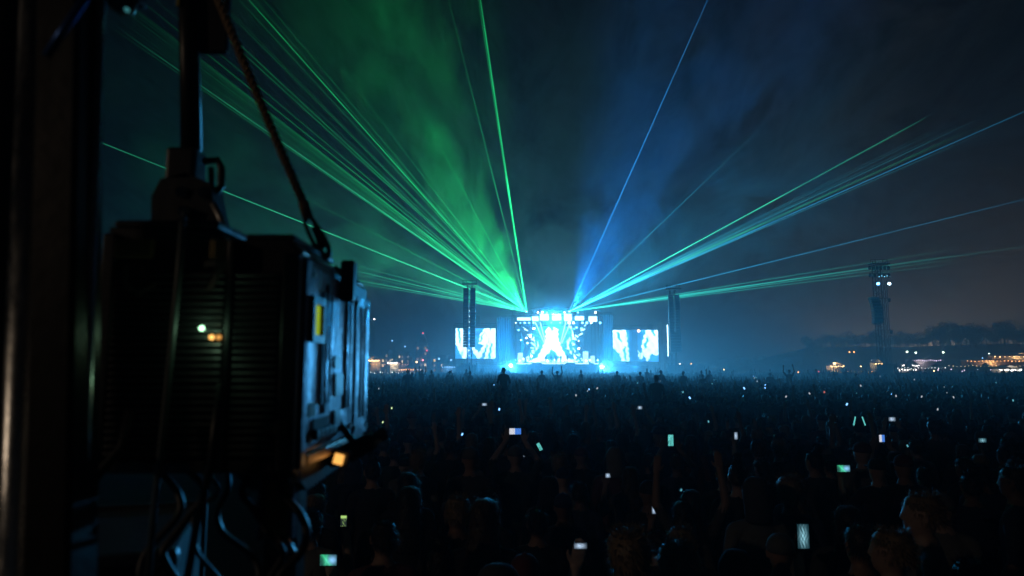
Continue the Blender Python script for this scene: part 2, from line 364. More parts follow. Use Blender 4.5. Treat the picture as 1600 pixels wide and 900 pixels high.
SCREEN = screen_mat('led_screen', 5, True); SCREEN_MAIN = screen_mat('led_main_screen', 6, True)
def led_screen(px0, px1, py0, py1, D, fn, nm, label, material, nu, nv):
    a = at(px0, py1, D); b = at(px1, py0, D); w = b.x - a.x; h = b.z - a.z
    e = empty('video_screen', ((a.x + b.x) / 2, D, 0), 0, label, 'screen', 'side video screens')
    link_mesh('display', picture_mesh('display', w, h, nu, nv, fn, material), e, (0, 0, a.z))
    f = MB(); t = 0.16
    for s in (-1, 1): f.box((s * (w / 2 + t / 2 + .01), .15, a.z + h / 2), (t, .5, h + 2 * t))
    f.box((0, .15, a.z + h + t / 2 + .01), (w, .5, t)); f.box((0, .15, a.z - t / 2 - .01), (w, .5, t)); f.box((0, .3, a.z + h / 2), (w, .2, h))
    f.build('frame', BLACK, e)
    s_ = MB()
    for x in (-w / 2 - .3, w / 2 + .3):
        truss(s_, (x, .8, 0), (x, .8, a.z + h + .8), .4, 1.0)
    truss(s_, (-w / 2 - .3, .8, a.z + h + .9), (w / 2 + .3, .8, a.z + h + .9), .4, 1.0)
    s_.build('support_truss', DARKSTEEL, e)
    return e
def truss(mb, p0, p1, w, step, r=0.035, n=4):
    """square lattice girder: four chords, rungs and diagonals"""
    p0 = Vector(p0); p1 = Vector(p1); d = p1 - p0; L = d.length; t = d / L
    a = (Vector((0, 1, 0)) if abs(t.y) < .9 else Vector((1, 0, 0))); a = (a - t * a.dot(t)).normalized(); b = t.cross(a)
    cs = [(a * sx + b * sy) * w / 2 for sx, sy in ((-1, -1), (1, -1), (1, 1), (-1, 1))]
    for c in cs: mb.tube([p0 + c, p1 + c], r, n)
    k = max(1, int(round(L / step)))
    for i in range(k):
        q0 = p0 + t * (L * i / k); q1 = p0 + t * (L * (i + 1) / k)
        for j in range(4):
            c0, c1 = cs[j], cs[(j + 1) % 4]
            mb.tube([q0 + c0, q0 + c1], r * .6, 3, caps=False)
            mb.tube([q0 + (c0 if i % 2 else c1), q1 + (c1 if i % 2 else c0)], r * .6, 3, caps=False)
    return mb
led_screen(711.5, 774.5, 513, 560.5, 149, left_picture, 'L', 'bright video screen left of the stage showing white shapes on blue', SCREEN, 64, 48)
led_screen(958, 1028, 515.5, 565, 149, right_picture, 'R', 'bright video screen right of the stage with dark middle stripe', SCREEN, 64, 48)

# ------------------------------------------------------------------ main stage
def main_stage():
    cx = at(868, 575, SD).x
    st = empty('festival_stage', (cx, SD, 0), 0, 'main festival stage glowing blue white beneath a truss roof', 'stage')
    X = lambda px: at(px, 540, SD).x - cx
    Z = lambda py: at(868, py, SD).z
    zd = Z(567.5); zr = Z(494)
    MB().box((0, 5, zd - .15), (X(946) - X(796), 14, .3)).build('deck', CLOTH, st)
    # front fascia panels
    xs = np.linspace(X(798), X(944), 13)
    fas = mat('fascia_panel', (0.05, 0.09, 0.13), 0.5, noise=0.3, scale=2)
    pm = MB().box((0, 0, 0), (xs[1] - xs[0] - .08, .12, zd - .45), bev=.03).mesh('fascia_panel', fas)
    for i in range(12): link_mesh('fascia_panel', pm, st, ((xs[i] + xs[i + 1]) / 2, -2.1 + (.05 if i % 2 else 0), (zd - .45) / 2))
    # roof girders and columns
    for y0 in (-2.2, 11.5):
        for x in (X(803), X(937)):
            truss(MB(), (x, y0, 0), (x, y0, zr), .9, 1.2, .07).build('roof_column', DARKSTEEL, st)
        truss(MB(), (X(800), y0, zr + .5), (X(940), y0, zr + .5), 1.0, 1.2, .07).build('roof_girder', DARKSTEEL, st)
    for px in (803, 848, 892, 937):
        truss(MB(), (X(px), -1.6, zr + .5), (X(px), 11, zr + .5), .8, 1.2, .06).build('roof_girder', DARKSTEEL, st)
    canopy = MB(); canopy.prism([(X(800), zr + 1.1), (X(868), zr + 1.7), (X(940), zr + 1.1), (X(940), zr + 1.25), (X(868), zr + 1.9), (X(800), zr + 1.25)], 'y', -1.4, 12)
    canopy.build('roof_canopy', CLOTH, st)
    # raised centre of the roof where the lasers stand
    truss(MB(), (X(818), -1, Z(488)), (X(895), -1, Z(488)), .5, .8, .05).build('upper_girder', DARKSTEEL, st)
    # back wall display
    w = X(917) - X(815); h = Z(506) - zd - .2
    d = link_mesh('back_screen', picture_mesh('back_screen', w, h, 96, 64, main_picture, SCREEN_MAIN), st, ((X(815) + X(917)) / 2, 8.5, zd + .2))
    MB().box(((X(815) + X(917)) / 2, 8.8, zd + .2 + h / 2), (w + .4, .4, h + .4)).build('screen_frame', BLACK, st)
    # header panels of light under the roof
    def header(u, v): return np.where((wobble(u * 1.5, v, 3) > .42)[:, None], WHITE * 1.3, np.array((.1, .5, .9)))
    for a, b, y0, y1 in ((808, 829, 497.5, 502), (831, 841, 496, 503), (843, 857, 492, 502), (862, 876, 492, 502), (880, 892, 492, 503), (897, 911, 495.5, 502), (918, 931, 496, 504)):
        link_mesh('header_panel', picture_mesh('header_panel', X(b) - X(a), Z(y0) - Z(y1), 14, 6, header, SCREEN), st, ((X(a) + X(b)) / 2, -2.9, Z(y1)))
    # slanting scenic wings either side of the back wall, edged in light
    for s, (x0, x1) in ((-1, (812, 838)), (1, (924, 897))):
        w_ = MB(); w_.prism([(X(x0), Z(505)), (X(x1), Z(505)), (X(x1 - s * -6), Z(535)), (X((x0 + x1) / 2 + s * 4), Z(566)), (X(x0), Z(566)), (X((x0 * 2 + x1) / 3), Z(540))], 'y', 5.2, 5.6)
        wing = w_.build('scenic_wing', CLOTH, st)
        rr = random.Random(3 + s)
        for k in range(16):
            f = k / 15; px = x0 + (x1 - x0) * (.15 + .75 * math.sin(f * 3.0)) + rr.uniform(-3, 3); py = 508 + 56 * f + rr.uniform(-2, 2)
            MB().box((X(px), 5.0, Z(py)), (rr.uniform(.25, 1.1), .15, rr.uniform(.12, .35)), Matrix.Rotation(rr.uniform(-.8, .8), 3, 'Y')).build('light_bar', MATS['bar_glow'], wing)
    # light boxes and risers on deck
    for a, b, y0 in ((809, 817, 551), (912, 920, 549), (924, 930, 556), (845, 885, 563.5)):
        MB().box(((X(a) + X(b)) / 2, 1.5, (Z(y0) + zd) / 2 + .01), (X(b) - X(a), 1.0, Z(y0) - zd), bev=.03).build('light_riser', MATS['riser_glow'], st)
    # lit strip at the front lip
    for a, b in ((806, 830), (846, 882), (897, 918), (926, 938)):
        MB().box(((X(a) + X(b)) / 2, -2.08, zd - .1), (X(b) - X(a), .1, .22)).build('lip_light', MATS['bar_glow'], st)
    # small lamp heads along deck, wings and roof edge
    rr = random.Random(8)
    lm = MB().lathe([(0, -.14), (.12, -.12), (.17, 0), (.12, .12), (0, .14)], (0, 0, 0), 8)
    meshes = [lm.mesh('lamp_head', MATS[k]) for k in ('lamp_a', 'lamp_b', 'lamp_c')]
    for k in range(60):
        if k < 22: px, py, yy = 806 + 128 * k / 21, 563 + rr.uniform(-1, 1.5), 0.3
        elif k < 40: px, py, yy = (rr.uniform(808, 836) if k % 2 else rr.uniform(898, 926)), rr.uniform(508, 562), 4.6
        else: px, py, yy = 806 + 130 * (k - 40) / 19, rr.choice((489.5, 505.5)), -2.4
        o = link_mesh('lamp_head', meshes[rr.randrange(3)], st, (X(px), yy, Z(py))); q = rr.uniform(.8, 1.9); o.scale = (q, q, q)
    for px, a in ((838, .5), (896, -.5), (846, .3), (888, -.3)):
        MB().tube([(X(px), 6.5, Z(500)), (X(px + 30 * a), 6.5, Z(535))], .12, 6).build('light_batten', MATS['riser_glow'], st)
    # side drapes with folds between stage and screens
    for a, b, top in ((777, 803, 497), (937, 957, 492), (986, 1000, 512)):
        n = 22; pts = []
        for i in range(n + 1):
            x = X(a) + (X(b) - X(a)) * i / n; pts.append((x, -1.0 + .22 * math.sin(i * 2.1)))
        m = MB(); zt = Z(top)
        m.add([(x, y, 0.02) for x, y in pts] + [(x, y, zt) for x, y in pts], [(i, i + 1, n + 2 + i, n + 1 + i) for i in range(n)])
        m.build('masking_curtain', MATS['drape'], st)
        truss(MB(), (X(a), -.4, zt + .2), (X(b), -.4, zt + .2), .5, .8, .05).build('curtain_truss', DARKSTEEL, st)
        for x in (X(a), X(b)): truss(MB(), (x, -.3, 0), (x, -.3, zt), .5, 1.0, .05).build('curtain_mast', DARKSTEEL, st)
    return st, X, Z, zd, cx
mat('drape', (0.10, 0.14, 0.20), 0.85, noise=0.3, scale=2)
glow('bar_glow', (0.5, 0.86, 1.0), 5); glow('riser_glow', (0.5, 0.85, 1.0), 3.2)
glow('lamp_a', (.9, .97, 1), 14); glow('lamp_b', (.3, .8, 1.0), 12); glow('lamp_c', (.15, .5, 1), 10)
stage, SX, SZ, ZD, SCX = main_stage()

# lower side platforms beside the stage
def side_platform(px0, px1, py, label):
    a = at(px0, py, 146); b = at(px1, py, 146)
    e = empty('side_platform', ((a.x + b.x) / 2, 146, 0), 0, label, 'platform')
    MB().box((0, 1.5, a.z - .15), (b.x - a.x, 4, .3)).build('platform_top', CLOTH, e)
    k = 6; w = (b.x - a.x) / k
    pm = MB().box((0, 0, 0), (w - .06, .1, a.z - .35), bev=.02).mesh('skirt_panel', MATS['fascia_panel'])
    for i in range(k): link_mesh('skirt_panel', pm, e, (-(b.x - a.x) / 2 + w * (i + .5), -.45, (a.z - .35) / 2))
    r = MB()
    for i in range(13):
        x = -(b.x - a.x) / 2 + (b.x - a.x) * i / 12; r.tube([(x, -.4, a.z), (x, -.4, a.z + 1.0)], .03, 4)
    for z in (.5, 1.0): r.tube([(-(b.x - a.x) / 2, -.4, a.z + z), ((b.x - a.x) / 2, -.4, a.z + z)], .03, 4)
    r.build('guard_rail', DARKSTEEL, e)
side_platform(745, 795, 571, 'low dark platform between the left video screen and the stage')
side_platform(948, 1012, 572, 'low dark platform under the right video screen')
# crowd barrier in front of the stage
def crowd_barrier():
    a = at(760, 582, 140); b = at(990, 582, 140)
    e = empty('crowd_barrier', ((a.x + b.x) / 2, 140, 0), 0, 'long steel crowd barrier in front of the glowing stage', 'barrier')
    n = 20; w = (b.x - a.x) / n
    pm = MB().box((0, 0, .6), (w - .05, .06, 1.15), bev=.02).box((0, .3, .04), (w - .05, 1.0, .05)).mesh('barrier_panel', STEEL)
    for i in range(n): link_mesh('barrier_panel', pm, e, (-(b.x - a.x) / 2 + w * (i + .5), 0, 0.02))
crowd_barrier()

# ------------------------------------------------------------------ speaker towers
def line_array(parent, x, y, z0, z1, w, d, curve=0.0, name='speaker_array'):
    m = MB(); n = int((z1 - z0) / .42)
    for i in range(n):
        f = i / max(1, n - 1); zz = z1 - (i + .5) * (z1 - z0) / n
        m.box((x, y - curve * (1 - f) ** 2 * -1.0 - curve * f * f * -.3, zz), (w, d, (z1 - z0) / n - .05), Matrix.Rotation(-curve * .25 * f * f, 3, 'X'), bev=.03)
    return m.build(name, BLACK, parent)
def tower(px, D, ztop, label, kind):
    p = at(px, 575, D)
    e = empty('speaker_tower', (p.x, D, 0), 0, label, 'tower', 'speaker towers')
    mast = MB(); truss(mast, (0, .5, 0), (0, .5, ztop), .75, .75, .05); mast.build('mast', DARKSTEEL, e)
    base = MB()
    for zz in np.arange(0.1, 3.3, .8): base.box((0, .5, zz), (2.5, 2.5, .06))
    for x in (-1.2, 0, 1.2):
        for y in (-.7, 1.7): base.tube([(x, y, 0), (x, y, 3.4)], .05, 5)
    base.build('scaffold_base', DARKSTEEL, e)
    sh = MB(); 
    for i in range(5): sh.box((-1.0 + .5 * i, -.78, 1.6), (.46, .04, 3.1))
    sh.build('mesh_cover', MATS['scrim'], e)
    h = MB()
    for s in (-1, 1): h.tube([(s * .45, .2, ztop), (s * .95, -.4, ztop + .5)], .05, 4)
    h.box((0, -.2, ztop + .15), (2.4, 1.2, .14))
    for s in (-1.1, -.5, .5, 1.1): h.tube([(s, -.3, ztop), (s, -.3, ztop + .8)], .04, 4); 
    h.tube([(-1.1, -.3, ztop + .75), (1.1, -.3, ztop + .75)], .035, 4)
    h.build('top_frame', DARKSTEEL, e)
    if kind == 'pair':
        for s in (-1, 1): line_array(e, s * .56, -.55, ztop * .37, ztop - .5, .82, .7)
        for k in range(9):
            MB().box((0, -.3, 4.6 + k * .9), (.1, .06, .14)).build('indicator', MATS['white_dot'], e)
    if kind == 'strip':
        for s in (-1, 1): line_array(e, s * .5, -.5, ztop * .52, ztop - .8, .72, .7)
        line_array(e, 0, -1.0, ztop * .34, ztop * .55, 1.75, .5)
        MB().box((-1.15, -.6, 7.0), (.16, .1, 5.0)).build('light_strip', MATS['bar_glow'], e)
    if kind == 'curved':
        line_array(e, -.75, -.7, 8.4, 12.0, 1.15, .8, 0.9)
        truss(MB(), (.9, .5, 0), (.9, .5, ztop - 2), .5, .9, .04).build('second_mast', DARKSTEEL, e)
        s_ = MB()
        for x in (-.9, -.5): s_.tube([(x, -.6, 8.4), (-.1, .3, 3.2)], .03, 4)
        s_.tube([(-.75, -.7, 12), (-.4, .2, 13.4)], .03, 4); s_.build('rigging_wire', DARKSTEEL, e)
        for zz, nn in ((ztop - .1, 6), (ztop - 1.1, 5), (ztop - 4.4, 1), (ztop - 8.6, 1)):
            b = MB().tube([(-1.35, -.2, zz), (1.35, -.2, zz)], .05, 5).build('lighting_bar', DARKSTEEL, e)
            for k in range(nn):
                x = -1.25 + 2.5 * k / max(1, nn - 1) if nn > 1 else 1.1
                MB().lathe([(.0, -.5), (.16, -.5), (.2, -.12), (.05, 0), (0, 0)], (x, -.2, zz), 8).build('floodlight', BLACK, b)
        for x, g in ((-.62, 'blue_dot'), (.85, 'ice_dot')):
            MB().lathe([(0, -.18), (.16, -.14), (.2, 0), (.16, .14), (0, .18)], (x, -.9, 13.65), 10).build('lit_lamp', MATS[g], e)
        for k in range(4): MB().box((-.4 + .35 * k, -.85, 14.6 + .1 * (k % 2)), (.1, .06, .1)).build('indicator', MATS['cyan_dot'], e)
    return e
scrim = mat('scrim', (0.10, 0.11, 0.11), 0.9, noise=0.3, scale=3)
glow('white_dot', (.8, .95, 1), 3.5); glow('blue_dot', (.15, .5, 1.0), 9); glow('ice_dot', (.55, .8, 1.0), 9); glow('cyan_dot', (.2, .7, 1), 2.0)
tower(733, 110, 16.0, 'tall speaker tower in front of the left video screen', 'pair')
tower(1054.5, 110, 15.2, 'tall speaker tower with a white light strip beside the right video screen', 'strip')
tower(1382, 90, 16.2, 'delay tower with two blue lamps and a curved speaker array', 'curved')

# thin masts behind the left screen
def back_mast():
    for px, y0, lab, w in ((747, 487, 'lit scaffold tower rising behind the left video screen', 1.0), (759.5, 500, 'thin flagpole standing behind the left video screen', 0)):
        a = at(px, y0, 158)
        if w:
            e = empty('scaffold_tower', (a.x, 158, 0), 0, lab, 'scaffold tower')
            truss(MB(), (0, 0, 0), (0, 0, a.z), .9, .9, .08).build('mast', STEEL, e)
            MB().box((0, -.1, a.z - 2.2), (1.1, 1.0, 2.6)).build('cover_panel', MATS['scrim'], e)
        else:
            tag(MB().tube([(0, 0, 0), (0, 0, a.z)], [.08, .04], 6).build('flagpole', STEEL), lab, 'flagpole').location = (a.x, 158, 0)
    a = at(1023, 502, 156)
    e = empty('scaffold_tower', (a.x, 156, 0), 0, 'pale scaffold tower standing behind the right video screen', 'scaffold tower')
    for s in (-1, 1): truss(MB(), (s * 1.1, 0, 0), (s * 1.1, 0, a.z), .9, .9, .08).build('mast', STEEL, e)
    for s in (-1, 1): MB().box((s * 1.1, -.5, a.z - 3), (1.0, .1, 5)).build('cover_panel', MATS['scrim'], e)
    a = at(998, 517, 148)
    e = empty('hanging_lamp', a, 0, 'small warm orange lamp hanging above the right video screen', 'lamp')
    MB().lathe([(0, -.3), (.25, -.25), (.35, 0), (.2, .25), (0, .3)], (0, 0, 0), 10).build('bulb', glow('orange_lamp', (1, .55, .3), 8), e)
    MB().tube([(0, 0, .3), (0, .8, 1.2)], .05, 5).build('bracket', DARKSTEEL, e)
back_mast()
# ------------------------------------------------------------------ stage lamps, seen and added ones: each sits in a fixture of its own
def fixture(loc, target, color, watts, label, angle=30, blend=0.8, kind='SPOT', glass=6.0, size=0.35):
    e = empty('stage_light', loc, 0, label, 'stage light', 'stage lights')
    q = (Vector(target) - Vector(loc)).to_track_quat('Z', 'Y').to_matrix()
    b = MB(); b.tube([q @ Vector((0, 0, -size * 1.6)), q @ Vector((0, 0, -size * 1.2)), q @ Vector((0, 0, -0.08))], [size * .6, size, size * 1.05], 12)
    b.build('housing', BLACK, e)
    y = MB(); 
    for sx in (-1, 1): y.box((sx * size * 1.25, 0, -size * .6), (size * .15, size * .4, size * 2.0))
    y.box((0, 0, -size * 1.75), (size * 2.6, size * .9, size * .5)); y.build('yoke', BLACK, e)
    g = MB(); g.tube([q @ Vector((0, 0, -0.07)), q @ Vector((0, 0, -0.03))], [size * .95, size * .95], 12)
    g.build('lens', glow('lens_glow', color, glass), e)
    l = lamp(kind, 'lamp_light', (Vector(loc) + (Vector(target) - Vector(loc)).normalized() * 0.25), color, watts, target, angle, blend, 0.15)
    return e
UP = Vector((0, -.5, .7))  # green and blue roof spots are added: they stand in for laser-lit smoke
fixture(SRC_L + UP + Vector((-.9, 0, 0)), at(590, 60, 112), (0.02, 1.0, 0.20), 380000, 'added green wash light beside the left laser, for the lit smoke', 32, 1.0)
fixture(SRC_L + UP + Vector((-2.0, 0, 0)), at(755, 60, 118), (0.02, 1.0, 0.22), 150000, 'added narrow green light by the left laser, for the lit smoke', 12, 1.0)
fixture(SRC_L + UP + Vector((-3.1, 0, 0)), at(420, 330, 105), (0.03, 1.0, 0.34), 120000, 'added low green light at the left roof end, for the lit smoke', 26, 1.0)
fixture(SRC_R + UP + Vector((.9, 0, 0)), at(1070, 130, 115), (0.01, 0.26, 1.0), 190000, 'added blue wash light beside the right laser, for the lit smoke', 48, 1.0)
fixture(SRC_R + UP + Vector((2.0, 0, 0)), at(1150, 330, 112), (0.01, 0.40, 1.0), 90000, 'added low blue light at the right roof end, for the lit smoke', 34, 1.0)
fixture(at(798, 571, 144), Vector((0, 60, -2)), (0.06, 0.45, 1.0), 260000, 'dazzling blue floor light left of the stage deck', 26, 1.0, glass=60, size=0.45)
fixture(at(940, 573, 144), Vector((15, 60, -2)), (0.08, 0.5, 1.0), 240000, 'dazzling blue floor light right of the stage deck', 26, 1.0, glass=60, size=0.45)
fixture(at(866, 489, 144), at(870, 640, 110), (0.02, 0.42, 1.0), 120000, 'added cyan light above the main screen, for the glow round the stage', 80, 1.0, glass=8)  # added lamp, gives the cyan glow around the stage
for px, tx, col, w, lab in ((786, 788, (.02, .42, 1.0), 48000, 'added blue floor wash brightening the drapes left of the stage'), (952, 948, (.02, .5, 1.0), 44000, 'added blue floor wash brightening the drapes right of the stage'), (744, 740, (.03, .4, 1.0), 20000, 'added blue floor wash under the left video screen'), (993, 993, (.03, .4, 1.0), 20000, 'added blue floor wash under the right video screen')):
    fixture(at(px, 581, 143.4), at(tx, 515, 149.5), col, w, lab, 90, 1.0, glass=10)  # added washes, put in to brighten the drapes and the stage fog
# ------------------------------------------------------------------ hill and wood on the right
HD = 300.0
def hill_profile(px):
    pts = [(1090, 588), (1180, 580), (1230, 572), (1258, 552), (1300, 541), (1350, 539), (1420, 541), (1480, 539), (1560, 536), (1640, 535), (1760, 540), (1900, 560)]
    for (a, ya), (b, yb) in zip(pts, pts[1:]):
        if a <= px <= b: return ya + (yb - ya) * (px - a) / (b - a)
    return 590
def hill_h(x, y):
    px = 800 + F * x / HD
    top = max(0.0, at(px, hill_profile(px), HD).z)
    f = max(0.0, 1 - ((y - 320) / 75) ** 2)
    return top * f ** .8
def hill():
    m = MB(); nx, ny = 70, 26; x0, x1, y0, y1 = 70, 330, 240, 400
    P = [(x0 + (x1 - x0) * i / nx, y0 + (y1 - y0) * j / ny) for i in range(nx + 1) for j in range(ny + 1)]
    m.add([(x, y, hill_h(x, y) - .05 + (.0 if hill_h(x, y) < .1 else .3 * math.sin(x * .9) * math.sin(y * .7))) for x, y in P],
          [(i * (ny + 1) + j, (i + 1) * (ny + 1) + j, (i + 1) * (ny + 1) + j + 1, i * (ny + 1) + j + 1) for i in range(nx) for j in range(ny)])
    tag(m.build('hill', mat('hill_grass', (0.04, 0.045, 0.03), 0.95, noise=0.5, scale=.3), smooth=True), kind='structure')
hill()
LEAF = mat('foliage', (0.05, 0.065, 0.03), 0.85, noise=0.5, scale=1.5); BARK = mat('bark', (0.06, 0.045, 0.03), 0.9, noise=0.4, scale=4)
def tree_proto(seed, conifer):
    r = random.Random(seed); t = MB(); h = 1.0
    t.tube([(0, 0, -.08), (.01, 0, .25), (-.01, .01, .6), (0, 0, .85)], [.035, .028, .016, .005], 7)
    for k in range(7):
        a = r.uniform(0, 6.28); z = .3 + .07 * k; L = r.uniform(.15, .28) * (1 - .4 * z)
        t.tube([(0, 0, z), (math.cos(a) * L * .6, math.sin(a) * L * .6, z + .06), (math.cos(a) * L, math.sin(a) * L, z + .14)], [.014, .009, .004], 5)
    c = MB(); vs = []; fs = []
    lobes = [(r.uniform(-.22, .22), r.uniform(-.22, .22), r.uniform(.4, .85), r.uniform(.13, .24)) for _ in range(11)]
    for k in range(900):
        if conifer:
            z = r.uniform(.15, 1.0); rad = (1.02 - z) * .26 * math.sqrt(r.random()) * (.75 + .25 * math.sin(z * 60)); a = r.uniform(0, 6.28)
            p = Vector((rad * math.cos(a), rad * math.sin(a), z))
        else:
            lx, ly, lz, lr = r.choice(lobes); d = Vector((r.gauss(0, 1), r.gauss(0, 1), r.gauss(0, .8))).normalized() * lr * r.random() ** .4
            p = Vector((lx, ly, lz)) + d
        s = r.uniform(.018, .04); u = Vector((r.gauss(0, 1), r.gauss(0, 1), r.gauss(0, 1))).normalized(); w = u.orthogonal().normalized()
        b = len(vs); vs += [p + u * s, p + w * s * .7, p - u * s, p - w * s * .7]; fs.append((b, b + 1, b + 2, b + 3))
    c.add(vs, fs)
    return t.mesh('trunk', BARK), c.mesh('crown', LEAF)
TREES = [tree_proto(i, i == 3) for i in range(4)]
def tree(x, y, z, h, w, label, k, group):
    e = empty('tree', (x, y, z), random.uniform(0, 6.28), label, 'tree', group); e.scale = (h * w, h * w, h)
    link_mesh('trunk', TREES[k][0], e); link_mesh('crown', TREES[k][1], e); return e
rt = random.Random(11)
WOOD = 'trees along the wooded hill'
def TREE_LABEL(px, D, i):
    z = 'on the left slope of the hill' if px < 1300 else 'above the golden stall' if px < 1360 else 'behind the delay tower' if px < 1400 else 'above the white tents' if px < 1460 else 'above the dark marquee' if px < 1510 else 'above the amber cabins' if px < 1570 else 'at the right edge'
    return 'dark hillside tree %s, %s' % (z, 'front row' if D < 295 else 'middle row' if D < 306 else 'back row')
for i in range(64):
    px = 1262 + (1640 - 1262) * (i + rt.uniform(-.4, .4)) / 63; D = rt.uniform(285, 318); x = (px - 800) / F * D
    tree(x, D, hill_h(x, D) - .3, rt.uniform(4.5, 9.5) * (1.25 if px > 1440 else .85), rt.uniform(.8, 1.25), TREE_LABEL(px, D, i), rt.choice((0, 1, 2)), WOOD)
for px, py, D, h, w, k, lab in ((1165, 561, 260, 6.5, .7, 3, 'narrow dark tree standing alone right of the stage tower'), (1228, 557, 270, 6.5, 1.1, 1, 'rounded dark tree at the left foot of the wooded hill'),
                          (1212, 567, 268, 4.5, 1.2, 0, 'low spreading tree left of the wooded hill'), (1245, 556, 280, 6, 1.1, 2, 'bushy tree at the start of the wooded hill slope')):
    p = at(px, py, D); tree(p.x, D, 0, p.z, w, lab, k, None)
# long dark tree belt closing the far edge of the field
def far_belt():
    r = random.Random(5); c = MB(); vs = []; fs = []
    for k in range(5200):
        a = r.uniform(-1.0, .36); D = r.uniform(330, 400); x = D * math.tan(a) if abs(a) < .95 else D * a
        hh = 6.0 + 2.5 * math.sin(x * .06) + 1.5 * math.sin(x * .23); z = r.random() ** .7 * hh
        s = r.uniform(.5, 1.3); u = Vector((r.gauss(0, 1), r.gauss(0, .6), r.gauss(0, 1))).normalized(); w = u.orthogonal().normalized(); p = Vector((x, D, z))
        b = len(vs); vs += [p + u * s, p + w * s, p - u * s, p - w * s]; fs.append((b, b + 1, b + 2, b + 3))
    c.add(vs, fs); tag(c.build('tree_belt', LEAF), 'long low belt of dark trees closing the far field', 'trees', kind='stuff')
far_belt()

# ------------------------------------------------------------------ fairground, stalls, tents and street lamps
WARM = glow('warm_bulb', (1.0, .62, .25), 11); WHITEB = glow('white_bulb', (1.0, .95, .85), 13); ORANGE = glow('orange_bulb', (1.0, .38, .10), 9)
PINK = glow('pink_bulb', (1.0, .25, .3), 6); REDB = glow('red_bulb', (1.0, .08, .06), 3); GREENW = glow('green_white_bulb', (.75, 1.0, .8), 9); LILAC = glow('lilac_bulb', (.85, .7, 1.0), 4)
BLUEB = glow('blue_bulb', (.25, .55, 1.0), 5)
CANVAS = mat('tent_canvas', (0.32, 0.30, 0.28), 0.85, noise=0.15, scale=2); PLANK = mat('stall_wood', (0.18, 0.11, 0.06), 0.8, noise=0.4, scale=5)
GLASSW = glow('lit_window', (1.0, .66, .32), 2.2); DWIN = glow('dim_window', (.9, .6, .35), .45)
def bulb_mesh(r, m): return MB().lathe([(0, -r), (r * .75, -r * .7), (r, 0), (r * .75, r * .7), (0, r)], (0, 0, 0), 8).mesh('bulb', m)
BM = {k: bulb_mesh(1.0, m) for k, m in (('warm', WARM), ('white', WHITEB), ('orange', ORANGE), ('pink', PINK), ('red', REDB), ('green', GREENW), ('lilac', LILAC), ('blue', BLUEB))}
def bulb(parent, loc, r, kind, name='bulb'):
    o = link_mesh(name, BM[kind], parent, loc); o.scale = (r, r, r); return o
def street_lamp(px, py, D, kind, label, r=.28, watts=0, col=(1, .8, .5)):
    p = at(px, py, D); gz = hill_h(p.x, D) - .2 if p.x > 70 and D > 245 else 0
    e = empty('street_lamp', (p.x, D, gz), 0, label, 'street lamp', 'lamps on poles around the field'); h = p.z - gz
    MB().tube([(0, .4, 0), (0, .4, h * .96), (0, .25, h + .25), (0, -.1, h + .3)], [.09, .06, .05, .05], 6).build('pole', DARKSTEEL, e)
    hood = MB().lathe([(.0, .38), (.12, .36), (.4, .12), (.42, .1), (0, .1)], (0, -.1, h), 10).build('lamp_hood', DARKSTEEL, e)
    bulb(hood, (0, -.1, h - .1), r, kind)
    if watts: lamp('POINT', 'lamp_light', (p.x, D - .6, h + gz - .3), col, watts * 6, radius=.3)
    return e
def stall(px0, px1, py, D, label, kind='warm', n=6, watts=0, col=(1, .6, .28), roof='gable', pole=False):
    """market stall: posts, counter, roof and a string of bulbs; py is the eave line in the photograph"""
    a = at(px0, py, D); b = at(px1, py, D); w = b.x - a.x; h = max(2.4, a.z)
    gz = max(0, h - 3.2) if pole else 0
    e = empty('festival_stall', ((a.x + b.x) / 2, D, gz), 0, label, 'stall', 'lit stalls around the field'); h -= gz
    for x in (-w / 2 + .1, w / 2 - .1):
        for y in (0, 2.4): MB().tube([(x, y, -gz), (x, y, h)], .06, 5).build('post', DARKSTEEL, e)
    MB().box((0, .1, .55), (w * .92, .5, 1.1), bev=.04).build('counter', PLANK, e)
    MB().box((0, 2.42, h / 2), (w - .3, .06, h)).build('back_wall', CANVAS, e)
    rf = MB()
    if roof == 'gable': rf.prism([(-w / 2 - .2, h + .02), (0, h + .9), (w / 2 + .2, h + .02), (w / 2 + .2, h + .1), (0, h + 1.0), (-w / 2 - .2, h + .1)], 'y', -.3, 2.6)
    else:
        k = max(2, int(w / 4))
        for i in range(k):
            c = -w / 2 + w * (i + .5) / k; rf.add([(c - w / 2 / k, -.2, h), (c + w / 2 / k, -.2, h), (c + w / 2 / k, 2.5, h), (c - w / 2 / k, 2.5, h), (c, 1.1, h + 1.8)], [(0, 1, 4), (1, 2, 4), (2, 3, 4), (3, 0, 4), (0, 3, 2, 1)])
    rf.build('roof', CANVAS, e)
    r = random.Random(int(px0 * 7))
    for i in range(n):
        f = (i + .5) / n; bulb(e, (-w / 2 + w * f, -.35, h - .15 - .25 * math.sin(f * math.pi * 3) ** 2), r.uniform(.09, .2), kind)
    if watts: lamp('POINT', 'lamp_light', ((a.x + b.x) / 2, D + .9, gz + h - .6), col, watts * .9, radius=.5)
    return e
